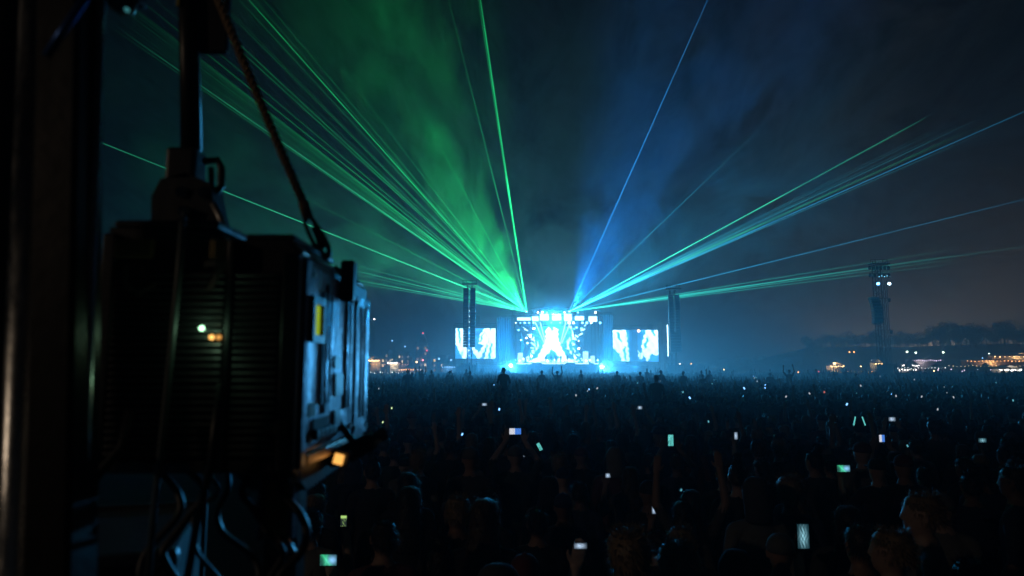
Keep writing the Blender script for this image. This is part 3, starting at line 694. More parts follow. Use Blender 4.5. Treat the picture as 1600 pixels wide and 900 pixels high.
# right side
stall(1296, 1318, 571, 200, 'golden lit stall standing left of the delay tower', 'warm', 12, 500, (1, .62, .25))
street_lamp(1303.5, 567, 196, 'warm', 'bright warm lamp above the golden stall', .42, 260, (1, .8, .5))
stall(1400, 1436, 570, 215, 'white tent with bright strip lights right of the delay tower', 'white', 14, 700, (1, .9, .75), 'peaks')
stall(1420, 1470, 562, 235, 'long pale tent with lilac lights behind the white tent', 'lilac', 16, 350, (1, .8, .9), 'peaks')
stall(1398, 1432, 578, 190, 'low tent with bright white bulbs at the crowd edge', 'white', 8, 260, (1, .95, .9), 'peaks')
stall(1560, 1596, 583, 170, 'bright stall with a row of white bulbs at the right edge', 'white', 14, 420, (1, .85, .65))
stall(1455, 1558, 587, 200, 'long dark marquee with lilac edging near the right edge', 'lilac', 5, 0, roof='peaks')
stall(1366, 1378, 567, 185, 'small stall with yellow bulbs behind the delay tower', 'warm', 6, 180, (1, .75, .35))
stall(1508, 1600, 563, 240, 'row of amber lit cabins on the hillside at the right', 'orange', 16, 1400, (1, .5, .18), pole=True)
stall(1550, 1640, 556, 243, 'upper row of warm lit cabins on the hillside', 'warm', 12, 900, (1, .6, .25), pole=True)
for px, py, k, lab, w in ((1417, 549, 'green', 'pale green street lamp above the white tents, left of a pair', 90), (1430.5, 550.5, 'green', 'pale green street lamp above the white tents, right of a pair', 90),
                       (1473.5, 550, 'green', 'pale green street lamp alone between tents and cabins', 90), (1327, 549.5, 'orange', 'orange lamp high on the hill slope, left of a pair', 0), (1334, 549.5, 'orange', 'orange lamp high on the hill slope, right of a pair', 0)):
    street_lamp(px, py, 243, k, lab, .36 if k == 'green' else .26, w, (.8, 1, .8))
for px, py, D, k, lab in ((1247, 581, 180, 'orange', 'small orange light left of the golden stall'), (1279, 580, 200, 'red', 'small red light just left of the golden stall'), (1345, 572, 220, 'warm', 'small warm light between golden stall and delay tower'),
        (1362, 563, 230, 'white', 'small white light on a pole just left of the delay tower'), (1459, 579, 190, 'warm', 'small warm light right of the white tents'), (1493, 579, 230, 'white', 'small white light over the dark marquee'),
        (1080, 568, 190, 'orange', 'small orange light right of the right speaker tower'), (1062, 568, 195, 'white', 'small white light behind the right speaker tower'), (1131, 577, 220, 'warm', 'faint warm light left of the lone narrow tree'),
        (1535, 559, 238, 'blue', 'small blue light above the amber cabins'), (1545, 552, 238, 'green', 'small pale green light high above the amber cabins'), (1503, 580, 180, 'lilac', 'small lilac light on the dark marquee')):
    street_lamp(px, py, D, k, lab, .2)
# left side
stall(576, 593, 562, 190, 'orange lit stall beside the edge of the light fixture', 'warm', 10, 500, (1, .55, .2))
stall(606, 621, 566, 185, 'glaring warm white stall left of the far red tower', 'white', 8, 700, (1, .75, .4))
stall(626, 648, 576, 175, 'low stall with dim orange bulbs at the crowd edge', 'orange', 6, 120, (1, .5, .2))
stall(690, 712, 572, 170, 'blue lit tent left of the video screen', 'blue', 6, 350, (.2, .5, 1), 'peaks')
for px, py, D, k, r in ((579, 606, 60, 'green', .12), (590, 606.5, 60, 'green', .08)):
    street_lamp(px, py, D, k, 'glaring greenish lamp over the crowd beside the fixture' if px < 585 else 'smaller greenish lamp right of the glaring one', r, 25 if px < 585 else 0, (.85, 1, .7))
def far_building(px0, px1, py, D, label, cols, rows, warm, seed, spire=False):
    a = at(px0, py, D); b = at(px1, py, D); w = b.x - a.x; h = a.z; r = random.Random(seed)
    e = empty('building', ((a.x + b.x) / 2, D, 0), 0, label, 'building', 'hazy buildings left of the stage')
    wall = MB().box((0, 5, h / 2), (w, 10, h), bev=.15).build('wall', MATS['brick_wall'], e)
    MB().box((0, 5, h + .2), (w + .5, 10.5, .4), bev=.05).build('roof', CLOTH, e)
    if spire: MB().prism([(-w * .35, h + .4), (w * .35, h + .4), (0, h + w * .9)], 'y', 3, 7).build('spire', CLOTH, e); bulb(e, (0, 2.9, h + w * .9), .3, 'red', 'beacon')
    for i in range(cols):
        for j in range(rows):
            x = -w / 2 + w * (i + .5) / cols; z = 1.2 + (h - 1.6) * (j + .3) / rows
            f = MB().box((x, -.03, z), (w / cols * .5, .1, (h - 1.6) / rows * .5)).build('window', GLASSW if r.random() < warm else (DWIN if r.random() < .5 else BLACK), wall)
mat('brick_wall', (0.16, 0.09, 0.07), 0.9, noise=0.3, scale=2)
far_building(650, 668, 536, 230, 'tall dim red building with a beacon left of the video screen', 3, 5, .15, 1, True)
far_building(596, 607, 549, 250, 'narrow far building with two lit windows near the fixture', 2, 4, .3, 2)
far_building(622, 640, 551, 255, 'wide hazy far building with small lit windows', 4, 4, .25, 3)
far_building(676, 700, 556, 260, 'low hazy far building beside the tall red one', 4, 3, .2, 4)
for px, py, k, lab in ((661, 562, 'pink', 'bright pink light in front of the tall red building'), (651, 565, 'warm', 'warm light left of the pink one'), (667, 547, 'red', 'red light on a pole beside the tall red building'),
        (585, 498, 'white', 'lone white light high above the left stalls'), (613, 532, 'blue', 'pale blue light high over the white stall'), (633, 541, 'blue', 'pale blue light above the wide far building'),
        (686, 560, 'blue', 'blue light above the blue tent, left'), (705, 562, 'blue', 'blue light above the blue tent, right')):
    street_lamp(px, py, 210, k, lab, .2 if py < 545 else .3)
lamp('POINT', 'lamp_light', at(661, 562, 205), (1, .25, .25), 900, radius=.3)
def string_lights(px0, px1, py, D, n, kind, label):
    a = at(px0, py, D); b = at(px1, py, D)
    e = empty('string_of_lights', (a.x, D, 0), 0, label, 'string lights'); L = b.x - a.x
    w = MB(); pts = [(L * i / 40, 0, a.z - .25 * abs(math.sin(i / 40 * math.pi * 4)) + .25) for i in range(41)]; w.tube(pts, .015, 3).build('wire', BLACK, e)
    for x in (0, L / 2, L): MB().tube([(x, .1, 0), (x, .1, a.z + .4)], .05, 5).build('pole', DARKSTEEL, e)
    for i in range(n):
        f = (i + .5) / n; bulb(e, (L * f, 0, a.z - .25 * abs(math.sin(f * math.pi * 4)) + .16), .06, kind)
string_lights(1480, 1640, 572, 180, 26, 'warm', 'string of warm bulbs in front of the dark marquee at right')
string_lights(1395, 1480, 575, 180, 16, 'white', 'string of white bulbs in front of the white tents')
string_lights(1290, 1365, 581, 170, 14, 'orange', 'string of orange bulbs below the golden stall')
string_lights(577, 640, 569, 160, 14, 'orange', 'string of orange bulbs above the far left stalls')
string_lights(577, 652, 582.5, 120, 24, 'white', 'string of small white bulbs over the far left crowd')
string_lights(1090, 1290, 590, 130, 18, 'warm', 'string of faint warm bulbs over the crowd right of the stage')

# unseen lamp post, added for warm glints on the poles and the crowd's backs
wl = empty('street_lamp', (-6.3, -1.5, 0), 0, 'added warm lamp post out of view, left of the viewing platform', 'street lamp', 'lamps on poles around the field')
MB().tube([(0, 0, 0), (0, 0, 4.4), (.1, 0, 4.75), (.3, 0, 4.8)], [.07, .05, .04, .04], 8).build('pole', DARKSTEEL, wl)
MB().lathe([(0, .12), (.06, .11), (.17, -.02), (.18, -.04)], (.3, 0, 4.76), 12).build('lamp_hood', DARKSTEEL, wl); bulb(wl, (.3, 0, 4.70), .09, 'warm')
lamp('POINT', 'lamp_light', (-6.0, -1.5, 4.58), (1, .76, .55), 70, radius=.1)

# unseen lamps added behind the hill, standing in for town glow in the haze
for k, (x, y, w, lab) in enumerate(((212, 432, 50000, 'hidden lamp added beyond the left foot of the hill for haze glow'), (268, 436, 76000, 'hidden lamp added beyond the middle of the hill for haze glow'), (330, 430, 64000, 'hidden lamp added beyond the right end of the hill for haze glow'))):
    e = empty('street_lamp', (x, y, 0), 0, lab, 'street lamp', 'lamps on poles around the field')
    MB().tube([(0, 0, 0), (0, 0, 11)], [.12, .07], 6).build('pole', DARKSTEEL, e); MB().lathe([(0, .4), (.15, .36), (.5, .1), (0, .1)], (0, 0, 11), 10).build('lamp_hood', DARKSTEEL, e); bulb(e, (0, 0, 10.9), .3, 'warm')
    lamp('POINT', 'lamp_light', (x, y, 10.4), (1, .66, .36), w, radius=.4)
# ------------------------------------------------------------------ foreground: light fixture on its clamp, posts, rope
HOUS = mat('fixture_black', (0.016, 0.016, 0.017), 0.42, noise=0.4, scale=25, bump=0.08)
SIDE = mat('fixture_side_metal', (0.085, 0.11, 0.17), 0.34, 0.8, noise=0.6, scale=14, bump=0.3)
def streaks(m, vec, lo, hi):
    nt = m.node_tree; tc = nt.nodes.new('ShaderNodeTexCoord'); mp = nt.nodes.new('ShaderNodeMapping'); mp.inputs['Scale'].default_value = vec
    n = nt.nodes.new('ShaderNodeTexNoise'); n.inputs['Scale'].default_value = 1; n.inputs['Detail'].default_value = 6; n.inputs['Roughness'].default_value = .7
    r = nt.nodes.new('ShaderNodeMapRange'); r.inputs['From Min'].default_value = .3; r.inputs['From Max'].default_value = .7; r.inputs['To Min'].default_value = lo; r.inputs['To Max'].default_value = hi
    nt.links.new(tc.outputs['Object'], mp.inputs['Vector']); nt.links.new(mp.outputs[0], n.inputs['Vector']); nt.links.new(n.outputs['Fac'], r.inputs['Value']); nt.links.new(r.outputs[0], nt.nodes['Principled BSDF'].inputs['Roughness'])
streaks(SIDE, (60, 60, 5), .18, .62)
WARM_METAL = mat('warm_highlight_metal', (0.42, 0.30, 0.20), 0.4, 0.85, noise=0.4, scale=40, bump=0.1)  # warm tone stands in for highlights on the fixture's top edge
CHROME = mat('scratched_steel', (0.42, 0.40, 0.38), 0.28, 0.9, noise=0.5, scale=10, bump=0.2); streaks(CHROME, (40, 40, 9), .18, .6)
POLISH = mat('polished_tube', (0.72, 0.72, 0.70), 0.22, 1.0, noise=0.3, scale=10, bump=0.15); streaks(POLISH, (30, 30, 7), .12, .45)
BRASS = mat('brass_fin', (0.24, 0.18, 0.08), 0.5, 0.6, noise=0.3, scale=30)
PRINT = mat('pale_print', (0.06, 0.045, 0.04), 0.7, noise=0.4, scale=40)
ROPE = mat('rope_fibre', (0.34, 0.22, 0.12), 0.9, noise=0.4, scale=60, bump=0.3)
FX0, FX1, FY0, FY1 = -0.731, -0.371, 1.20, 1.785
def zat(py, Y): return at(800, py, Y).z
def ysd(px): return -FX1 * F / (800 - px) / 1.0 * 1.0          # depth of the side face at photo column px
def light_fixture():
    e = empty('light_fixture', (FX0 / 2 + FX1 / 2, 1.5, zat(742, FY0)), 0, 'large black ribbed light fixture clamped to a pole, its right side lit blue', 'light fixture')
    e0 = e.location.copy()
    def P(mb, name, m, par=e, smooth=False):
        o = mb.build(name, m, None, smooth)
        if par is e: o.location = (-e0.x, -e0.y, -e0.z)
        o.parent = par; return o
    zb = zat(742, FY0); zt = zat(372, FY0)
    body = MB(); ch = .028
    body.prism([(FX0, zb), (FX1 - .012, zb), (FX1 - .012, zt - ch), (FX1 - ch - .01, zt), (-.515, zt), (-.53, zt + .012), (FX0, zt + .024)], 'y', FY0 + .02, FY1)
    P(body, 'housing', HOUS)
    # front frame round the louvres
    fr = MB(); fr.box((FX1 - .022, FY0 + .012, (zb + zt) / 2 - .012), (.03, .024, zt - zb - .03), bev=.004)
    fr.box((-.5, FY0 + .010, (zb + zt) / 2), (.012, .026, zt - zb - .004), bev=.003); fr.box((FX0 + .012, FY0 + .012, (zb + zt) / 2 + .005), (.024, .024, zt - zb + .01), bev=.004)
    fr.box(((FX0 + FX1) / 2, FY0 + .0125, zb + .012), (FX1 - FX0 - .08, .022, .022), bev=.004)
    P(fr, 'front_frame', HOUS)
    for (xa, xb) in ((FX0 + .026, -.509), (-.491, FX1 - .04)):
        sm = MB().box((0, 0, 0), (xb - xa, .02, .0085), Matrix.Rotation(R(-24), 3, 'X'), bev=.002).mesh('louvre', HOUS)
        n = 26
        for i in range(n):
            z = zb + .032 + (zt - zb - .10) * i / (n - 1)
            o = link_mesh('louvre', sm, e, Vector(((xa + xb) / 2, FY0 + .010, z)) - e0)
    # short upright fins and plates above the louvres
    fm = MB().box((0, 0, 0), (.004, .018, .034), bev=.001).mesh('cooling_fin', BRASS)
    for i in range(9): link_mesh('cooling_fin', fm, e, Vector((-.706 + .0075 * i, FY0 + .008, zt - .018)) - e0)
    for i in range(5): link_mesh('cooling_fin', fm, e, Vector((-.535 + .006 * i, FY0 + .006, zt - .02)) - e0)
    cap = MB(); cap.box((-.63, FY0 + .15, zt + .03), (.19, .26, .016), bev=.006); cap.box((-.44, FY0 + .16, zt + .006), (.09, .28, .012), bev=.005); P(cap, 'top_cap', HOUS)
    # worn print on the louvres
    for poly in ([(-.545, 2.838), (-.50, 2.842), (-.505, 2.832), (-.53, 2.785), (-.541, 2.785), (-.520, 2.830), (-.546, 2.828)],
                 [(-.690, 2.83), (-.682, 2.83), (-.680, 2.80), (-.660, 2.785), (-.63, 2.80), (-.63, 2.793), (-.658, 2.776), (-.688, 2.79)],
                 [(-.43, 2.555), (-.388, 2.560), (-.388, 2.535), (-.43, 2.540)]):
        P(MB().prism(poly, 'y', FY0 - .0035, FY0 - .0015), 'printed_mark', PRINT)
    # indicator lamps
    def led(px, py, r, m, nm):
        p = at(px, py, FY0 - .004); P(MB().lathe([(0, 0)] + [(r * math.cos(t), r * math.sin(t)) for t in np.linspace(0, 1.57, 5)], (0, 0, 0), 12).mesh and MB().tube([p, p - Vector((0, .004, 0))], [r, r * .8], 12), nm, m)
    led(315.5, 513, .0042, glow('green_led', (.45, 1.0, .55), 5), 'green_indicator')
    led(331, 527, .0045, glow('amber_led', (1.0, .50, .12), 2.2), 'amber_indicator'); led(342, 527, .0045, glow('amber_led_dim', (1.0, .45, .10), .9), 'amber_indicator')
    lamp('POINT', 'lamp_light', at(315.5, 513, FY0 - .03), (.5, 1.0, .6), .035, radius=.005)
    # side panels (lit by the stage)
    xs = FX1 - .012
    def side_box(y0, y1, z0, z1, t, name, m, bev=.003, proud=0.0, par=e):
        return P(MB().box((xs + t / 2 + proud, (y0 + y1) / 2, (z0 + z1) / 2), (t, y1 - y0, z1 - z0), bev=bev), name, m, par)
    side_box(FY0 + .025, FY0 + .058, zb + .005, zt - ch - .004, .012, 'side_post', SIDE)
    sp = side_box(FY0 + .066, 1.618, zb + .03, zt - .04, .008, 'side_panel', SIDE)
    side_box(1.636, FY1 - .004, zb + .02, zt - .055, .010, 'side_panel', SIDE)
    side_box(FY0 + .066, 1.6, zb + .004, zb + .026, .011, 'lower_rail', WARM_METAL)
    # display in a dark bezel
    y0, y1 = 1.262, 1.318; z0 = zat(524, 1.29); z1 = zat(476, 1.29)
    bz = MB(); xx = xs + .008
    for (a, b, c, d) in ((y0 - .012, y0, z0 - .014, z1 + .014), (y1, y1 + .012, z0 - .014, z1 + .014), (y0, y1, z0 - .014, z0), (y0, y1, z1, z1 + .014)):
        bz.box((xx + .006, (a + b) / 2, (c + d) / 2), (.012, b - a, d - c))
    bez = P(bz, 'display_bezel', HOUS)
    P(MB().box((xx + .002, (y0 + y1) / 2, (z0 + z1) / 2), (.004, y1 - y0 - .002, z1 - z0 - .002)), 'display', glow('lime_display', (.42, .62, .03), .6), bez)
    # dark slots, plates and screws
    for (ya, yb, pa, pb) in ((1.44, 1.485, 556, 576), (1.452, 1.515, 583, 618), (1.45, 1.50, 640, 668)):
        side_box(ya, yb, zat(pb, (ya + yb) / 2), zat(pa, (ya + yb) / 2), .004, 'slot', HOUS, .001, .008, sp)
    side_box(1.30, 1.405, zat(672, 1.35), zat(652, 1.35), .003, 'rating_plate', PRINT, .001, .008, sp)
    side_box(1.49, 1.53, zat(470, 1.5), zat(415, 1.5) + .012, .03, 'latch', HOUS, .006, .004)
    for yy, zz in ((1.28, zb + .05), (1.6, zb + .05), (1.28, zt - .055), (1.6, zt - .06), (1.65, zt - .075), (1.77, zt - .075), (1.65, zb + .04), (1.77, zb + .04)):
        P(MB().tube([(xs + .006, yy, zz), (xs + .0125, yy, zz)], .006, 8), 'screw', CHROME, sp)
    for k, (ya, yb, za, zc) in enumerate(((1.345, 1.352, 2.58, 2.80), (1.375, 1.382, 2.56, 2.82), (1.405, 1.412, 2.58, 2.80), (1.545, 1.551, 2.56, 2.83), (1.575, 1.581, 2.56, 2.83), (1.69, 1.696, 2.53, 2.80), (1.73, 1.736, 2.53, 2.80))):
        side_box(ya, yb, za, zc, .004, 'rib', SIDE, .001, .0085, sp)
    side_box(1.27, 1.31, 2.56, 2.585, .003, 'warning_label', mat('yellow_label', (.35, .30, .06), .6, noise=.3, scale=80), .001, .008, sp)
    for k in range(5): side_box(1.30 + .03 * k, 1.32 + .03 * k, 2.515, 2.535, .012, 'connector', HOUS, .003, .008, sp)
    # top edge: metal trim pieces, warm highlight put into their colour
    for (ya, yb) in ((1.225, 1.30), (1.31, 1.44), (1.555, 1.66), (1.68, 1.74)):
        P(MB().box((FX1 - .024, (ya + yb) / 2, zt - .010), (.008, yb - ya, .038), Matrix.Rotation(R(-45), 3, 'Y'), bev=.003), 'edge_trim', WARM_METAL)
    # under-tray and work lamp below the right corner
    P(MB().prism([(1.25, zb - .002), (1.74, zb - .002), (1.70, zb - .035), (1.34, zb - .05)], 'x', -.50, FX1 - .02), 'under_tray', HOUS)
    return e
light_fixture()

def work_lamp():
    c = at(548, 708, 1.5)
    e = empty('work_lamp', c, 0, 'small dark work lamp glowing amber under the fixture corner', 'lamp')
    MB().tube([(-.035, -.03, -.012), (-.015, 0, -.004), (.022, .05, .014), (.040, .075, .022)], [.016, .021, .021, .017], 14).build('barrel', HOUS, e, True)
    MB().tube([(.038, .068, .024), (.055, .085, .033)], [.014, .015], 10).build('end_cap', CHROME, e)
    q = at(529, 717.5, 1.435) - c
    MB().box(q, (.020, .004, .021), Matrix.Rotation(R(14), 3, 'Y'), bev=.0015).build('amber_lens', glow('amber_lens', (1.0, .46, .10), 1.25), e)
    MB().box(q + Vector((.004, .012, .001)), (.034, .018, .034), Matrix.Rotation(R(14), 3, 'Y'), bev=.004).build('lens_box', HOUS, e)
    MB().tube([(0, .01, .025), (-.03, .02, .06), (-.05, .02, .09)], .008, 8).build('bracket', HOUS, e)
    lamp('POINT', 'lamp_light', c + q - Vector((0, .03, 0)), (1, .5, .15), .006, radius=.01)
work_lamp()

def clamp_and_pole():
    D = 1.40
    top = at(296, -90, D); low = at(305, 352, D)
    e = empty('clamp_pole', low, 0, 'black hanging pole with a clamp holding the light fixture', 'pole')
    L = lambda px, py, d=D: at(px, py, d) - low
    MB().tube([L(293, -90), L(299, 235)], .0205, 14).build('pole_tube', HOUS, e, True)
    fl = MB(); a = L(312, -90); b = L(353, 80); fl.box(((a.x + b.x) / 2, .01, (a.z + b.z) / 2), (b.x - a.x, .02, a.z - b.z), bev=.004); fl.build('side_plate', HOUS, e)
    MB().box((L(287, -5).x, -.022, L(287, 8).z), (.008, .004, .03), bev=.001).build('sticker', mat('yellow_sticker', (.42, .38, .08), .6, noise=.3, scale=60), e)
    cl = MB(); cl.box((L(306, 0).x, 0, L(300, 262).z), (.062, .06, .075), bev=.008); cl.box((L(300, 0).x, 0, L(300, 300).z), (.075, .05, .05), bev=.008); cl.build('clamp_block', HOUS, e)
    hk = MB(); hk.tube([L(318, 252), L(340, 250), L(346, 262), L(346, 290), L(338, 300), L(330, 305)], .008, 8); hk.tube([L(330, 262), L(331, 292)], .006, 8); hk.build('clamp_lever', HOUS, e, True)
    for px, rr in ((283, .012), (318, .012)): MB().tube([L(px, 300, D - .04), L(px, 300, D - .01)], rr, 6).build('bolt', CHROME, e)
    # shoulder bracket spreading to the fixture roof
    sh = MB(); o0 = [(262, 285), (300, 276), (338, 292), (352, 362), (248, 362), (248, 312)]
    sh.prism([(L(x, y).x, L(x, y).z) for x, y in o0], 'y', -.03, .03); sh.build('shoulder_bracket', HOUS, e)
    MB().tube([L(333, 318, D - .035), L(346, 345, D - .035), L(355, 368, D - .035)], [.006, .007, .006], 8).build('bracket_strut', CHROME, e, True)
    kn = MB(); kn.tube([L(287, 330, D - .05), L(287, 330, D - .03)], .012, 8); kn.build('knob', CHROME, e)
clamp_and_pole()

def hanging_strap():
    pts = [at(288, 334, 1.33), at(285, 352, 1.17), at(279, 430, 1.165), at(268, 540, 1.16), at(256, 660, 1.16), at(240, 800, 1.16), at(232, 900, 1.17)]
    tag(MB().tube(pts, .0055, 8).build('hanging_cable', mat('grey_cable', (.09, .11, .11), .45, noise=.2, scale=40), smooth=True), 'grey cable hanging straight down in front of the fixture louvres', 'cable')
    for k, (pp, rr, lab) in enumerate((([at(345, 600, 1.16), at(330, 720, 1.17), at(305, 830, 1.2), at(290, 920, 1.2)], .007, 'thick dark cable sagging below the fixture toward the bottom edge'),
                                       ([at(205, 640, 1.15), at(190, 700, 1.14), at(150, 745, 1.1), at(120, 790, 1.1)], .008, 'dark cable curving down from the fixture to the black post'))):
        tag(MB().tube(pp, rr, 8).build('cable', HOUS, smooth=True), lab, 'cable')
hanging_strap()

def rope_and_hook():
    e = empty('safety_rope', at(478, 325, 1.36), 0, 'twisted brown rope with dark hook slanting down to the fixture', 'rope'); o = e.location.copy()
    p0 = at(322, -50, 1.30) - o; p1 = Vector((0, 0, 0)); ax = (p1 - p0).normalized(); a = ax.orthogonal().normalized(); b = ax.cross(a); L = (p1 - p0).length
    for s in range(3):
        pts = []
        for i in range(201):
            t = i / 200; th = t * L / .042 * 2 * math.pi + s * 2.094; sag = -.006 * math.sin(math.pi * t)
            pts.append(p0 + ax * (L * t) + (a * math.cos(th) + b * math.sin(th)) * .0050 + Vector((0, 0, sag)))
        MB().tube(pts, .0046, 6).build('strand', ROPE, e, True)
    def loop(pxs, r, nm, m):
        pts = [at(x, y, d) - o for x, y, d in pxs]; MB().tube(pts, r, 8).build(nm, m, e, True)
    loop([(474, 316, 1.36), (478, 330, 1.36), (482, 342, 1.36)], .011, 'splice', ROPE)
    loop([(480, 336, 1.36), (476, 348, 1.355), (483, 366, 1.355), (492, 384, 1.355), (500, 392, 1.36), (506, 386, 1.365), (500, 366, 1.365), (491, 346, 1.365), (482, 336, 1.36)], .0045, 'shackle', HOUS)
    loop([(492, 350, 1.35), (503, 366, 1.35), (513, 385, 1.36), (515, 398, 1.37), (509, 404, 1.37), (502, 392, 1.37), (497, 372, 1.36), (490, 355, 1.35)], .0055, 'carabiner', HOUS)
    loop([(507, 398, 1.37), (512, 403, 1.37)], .009, 'anchor_eye', HOUS)
rope_and_hook()

def posts():
    D = 1.0
    def P(name, x0, y0, x1, y1, r, m, lab, d0=D, d1=D, sq=False, cat='post'):
        a = at(x0, y0, d0); b = at(x1, y1, d1); g = b + (b - a) * ((b.z - .9) / (a.z - b.z))
        mb = MB()
        if sq:
            mb.add([p + Vector((sx * r, sy * r, 0)) for p in (g, a) for sx, sy in ((-1, -.8), (-.8, -1), (.8, -1), (1, -.8), (1, 1), (-1, 1))], [(0, 1, 2, 3, 4, 5), (6, 7, 8, 9, 10, 11)] + [(i, (i + 1) % 6, (i + 1) % 6 + 6, i + 6) for i in range(6)])
        else: mb.tube([a, g], r, 20)
        return tag(mb.build(name, m, smooth=not sq), lab, cat)
    P('steel_pole', 62, -80, 22, 960, .0235, POLISH, 'shiny scratched steel pole at the far left with warm and blue glints', 1.02, 1.02, cat='pole')
    P('black_post', 112, -80, 92, 960, .0325, HOUS, 'wide black square post between the two steel poles', .98, .98, True)
    P('steel_tube', 158, -80, 122, 960, .0085, POLISH, 'thin steel tube along the right edge of the black post', .99, .99, cat='tube')
    P('dark_rail', 10, -80, -14, 960, .030, HOUS, 'dark upright rail cut off by the left edge', 1.1, 1.1, cat='rail')
    a = at(72, 88, .93); b = at(134, -4, .93)
    tag(MB().tube([a, b], .006, 8).build('diagonal_brace', mat('blue_glint_metal', (.05, .16, .55), .3, .6, noise=.2, scale=30), smooth=True), 'short blue diagonal brace crossing the black post near the top', 'brace')  # blue glint put into the brace's base colour
    e = empty('truss_clamp', at(195, 5, 1.05), 0, 'small dark clamp sticking out beside the thin steel tube', 'clamp')
    MB().box((0, 0, .02), (.06, .03, .05), bev=.006).tube([(-.04, 0, 0), (.0, 0, .01)], .008, 8).build('clamp_body', HOUS, e)
    MB().tube([(-.015, -.012, -.01), (.004, -.014, -.025), (.020, -.012, -.022), (.022, -.01, .0)], .005, 8).build('clamp_hook', WARM_METAL, e, True)
    MB().tube([(.018, -.02, -.024), (.018, -.026, -.024)], .003, 8).build('indicator', glow('teal_led', (.1, .5, .55), .35), e)
posts()

def lower_rig():
    # column under the fixture
    c = at(434, 780, 1.30)
    e = empty('support_column', (c.x, 1.32, .9), 0, 'short support column under the fixture with a yellowish panel', 'column', None)
    e['kind'] = 'thing'; o = e.location.copy()
    zt = zat(735, 1.3); zb2 = zat(842, 1.3)
    fr = MB()
    for s in (-1, 1): fr.box((s * .029, -.02, (zt + zb2) / 2 - o.z), (.008, .03, zt - zb2), bev=.002)
    fr.build('panel_frame', mat('blue_grey_frame', (.14, .17, .24), .35, .7, noise=.2, scale=20), e)
    MB().box((0, -.012, (zt + zb2) / 2 - o.z), (.048, .012, zt - zb2 - .01), bev=.002).build('inset_panel', mat('ochre_panel', (.30, .26, .10), .6, noise=.35, scale=25), e)
    MB().box((0, .03, (zt - o.z) / 2 - .02), (.062, .06, zt - o.z + .01), bev=.004).build('column_core', HOUS, e)
    MB().tube([(.03, -.03, zt - o.z + .02), (.034, -.034, zt - o.z - .02)], .012, 8).build('clamp_screw', CHROME, e)
    MB().tube([(.02, -.04, zb2 - o.z), (.034, -.03, zb2 - o.z - .03), (.02, -.02, zb2 - o.z - .06)], .012, 8).build('lower_bolt', CHROME, e, True)
    # riser deck and cases at lower left
    r = empty('riser_platform', (-1.55, 1.6, 0), 0, 'dark riser platform carrying the cases at the lower left', 'platform')
    MB().box((0, 0, .84), (2.2, 1.9, .1), bev=.01).build('deck', mat('riser_ply', (.03, .03, .032), .7, noise=.4, scale=6), r)
    for x in (-1, 1):
        for y in (-.85, .85): MB().box((x, y, .4), (.06, .06, .8)).build('leg', STEEL, r)
    def case(c, size, rz, label):
        k = empty('flight_case', c, R(rz), label, 'flight case', 'flight cases beside the fixture'); w, d, h = size
        MB().box((0, 0, h / 2), (w - .01, d - .01, h - .01), bev=.006).build('case_body', mat('case_laminate', (.035, .036, .04), .85, noise=.4, scale=15), k)
        for sx in (-1, 1):
            for sy in (-1, 1): MB().box((sx * (w / 2 - .008), sy * (d / 2 - .008), h / 2), (.024, .024, h), bev=.004).build('corner_edge', DARKSTEEL, k)
        for sy in (-1, 1): MB().box((0, sy * (d / 2 - .008), h - .008), (w - .04, .024, .024), bev=.004).build('top_edge', DARKSTEEL, k)
        MB().box((0, -d / 2 - .003, h * .6), (.12, .012, .09), bev=.003).build('latch_plate', CHROME, k)
        MB().tube([(-.05, -d / 2 - .012, h * .8), (-.04, -d / 2 - .03, h * .78), (.04, -d / 2 - .03, h * .78), (.05, -d / 2 - .012, h * .8)], .006, 8).build('handle', HOUS, k, True)
        for sx in (-1, 1): bm_ = MB().box((sx * (w / 2 - .02), -d / 2 + .02, h - .015), (.05, .05, .04), bev=.012).build('ball_corner', DARKSTEEL, k)
    case((-.98, 1.42, .9), (.62, .5, 1.42), 18, 'tall dark flight case under the fixture with grey metal edges')
    case((-.50, 1.60, .9), (.30, .3, 1.16), -12, 'narrow dark flight case standing below the support column')
lower_rig()

# tangle of cables under the fixture
rk = random.Random(12)
for k, lab in enumerate(('thin cable drooping from the fixture tray to the cases', 'black cable looped under the left half of the fixture', 'grey cable trailing past the support column', 'dark cable hanging right of the support column', 'cable curling in front of the tall case', 'thick cable bundle dropping behind the column')):
    x0 = 250 + 40 * k; pts = [at(x0 + rk.uniform(-15, 15), 735, 1.32)]
    for j in range(1, 7): pts.append(at(x0 + 30 * math.sin(j * .9 + k) + rk.uniform(-8, 8), 735 + 32 * j, 1.30 - .015 * j))
    P = []
    for a_, b_, c_, d_ in zip([pts[0]] + pts, pts, pts[1:], pts[2:] + [pts[-1]]):
        for t in (0, .25, .5, .75): P.append(.5 * (2 * b_ + (c_ - a_) * t + (2 * a_ - 5 * b_ + 4 * c_ - d_) * t * t + (3 * b_ - a_ - 3 * c_ + d_) * t ** 3))
    tag(MB().tube(P, rk.uniform(.004, .0075), 8).build('cable', (HOUS, MATS['grey_cable'])[k == 2], smooth=True), lab, 'cable')
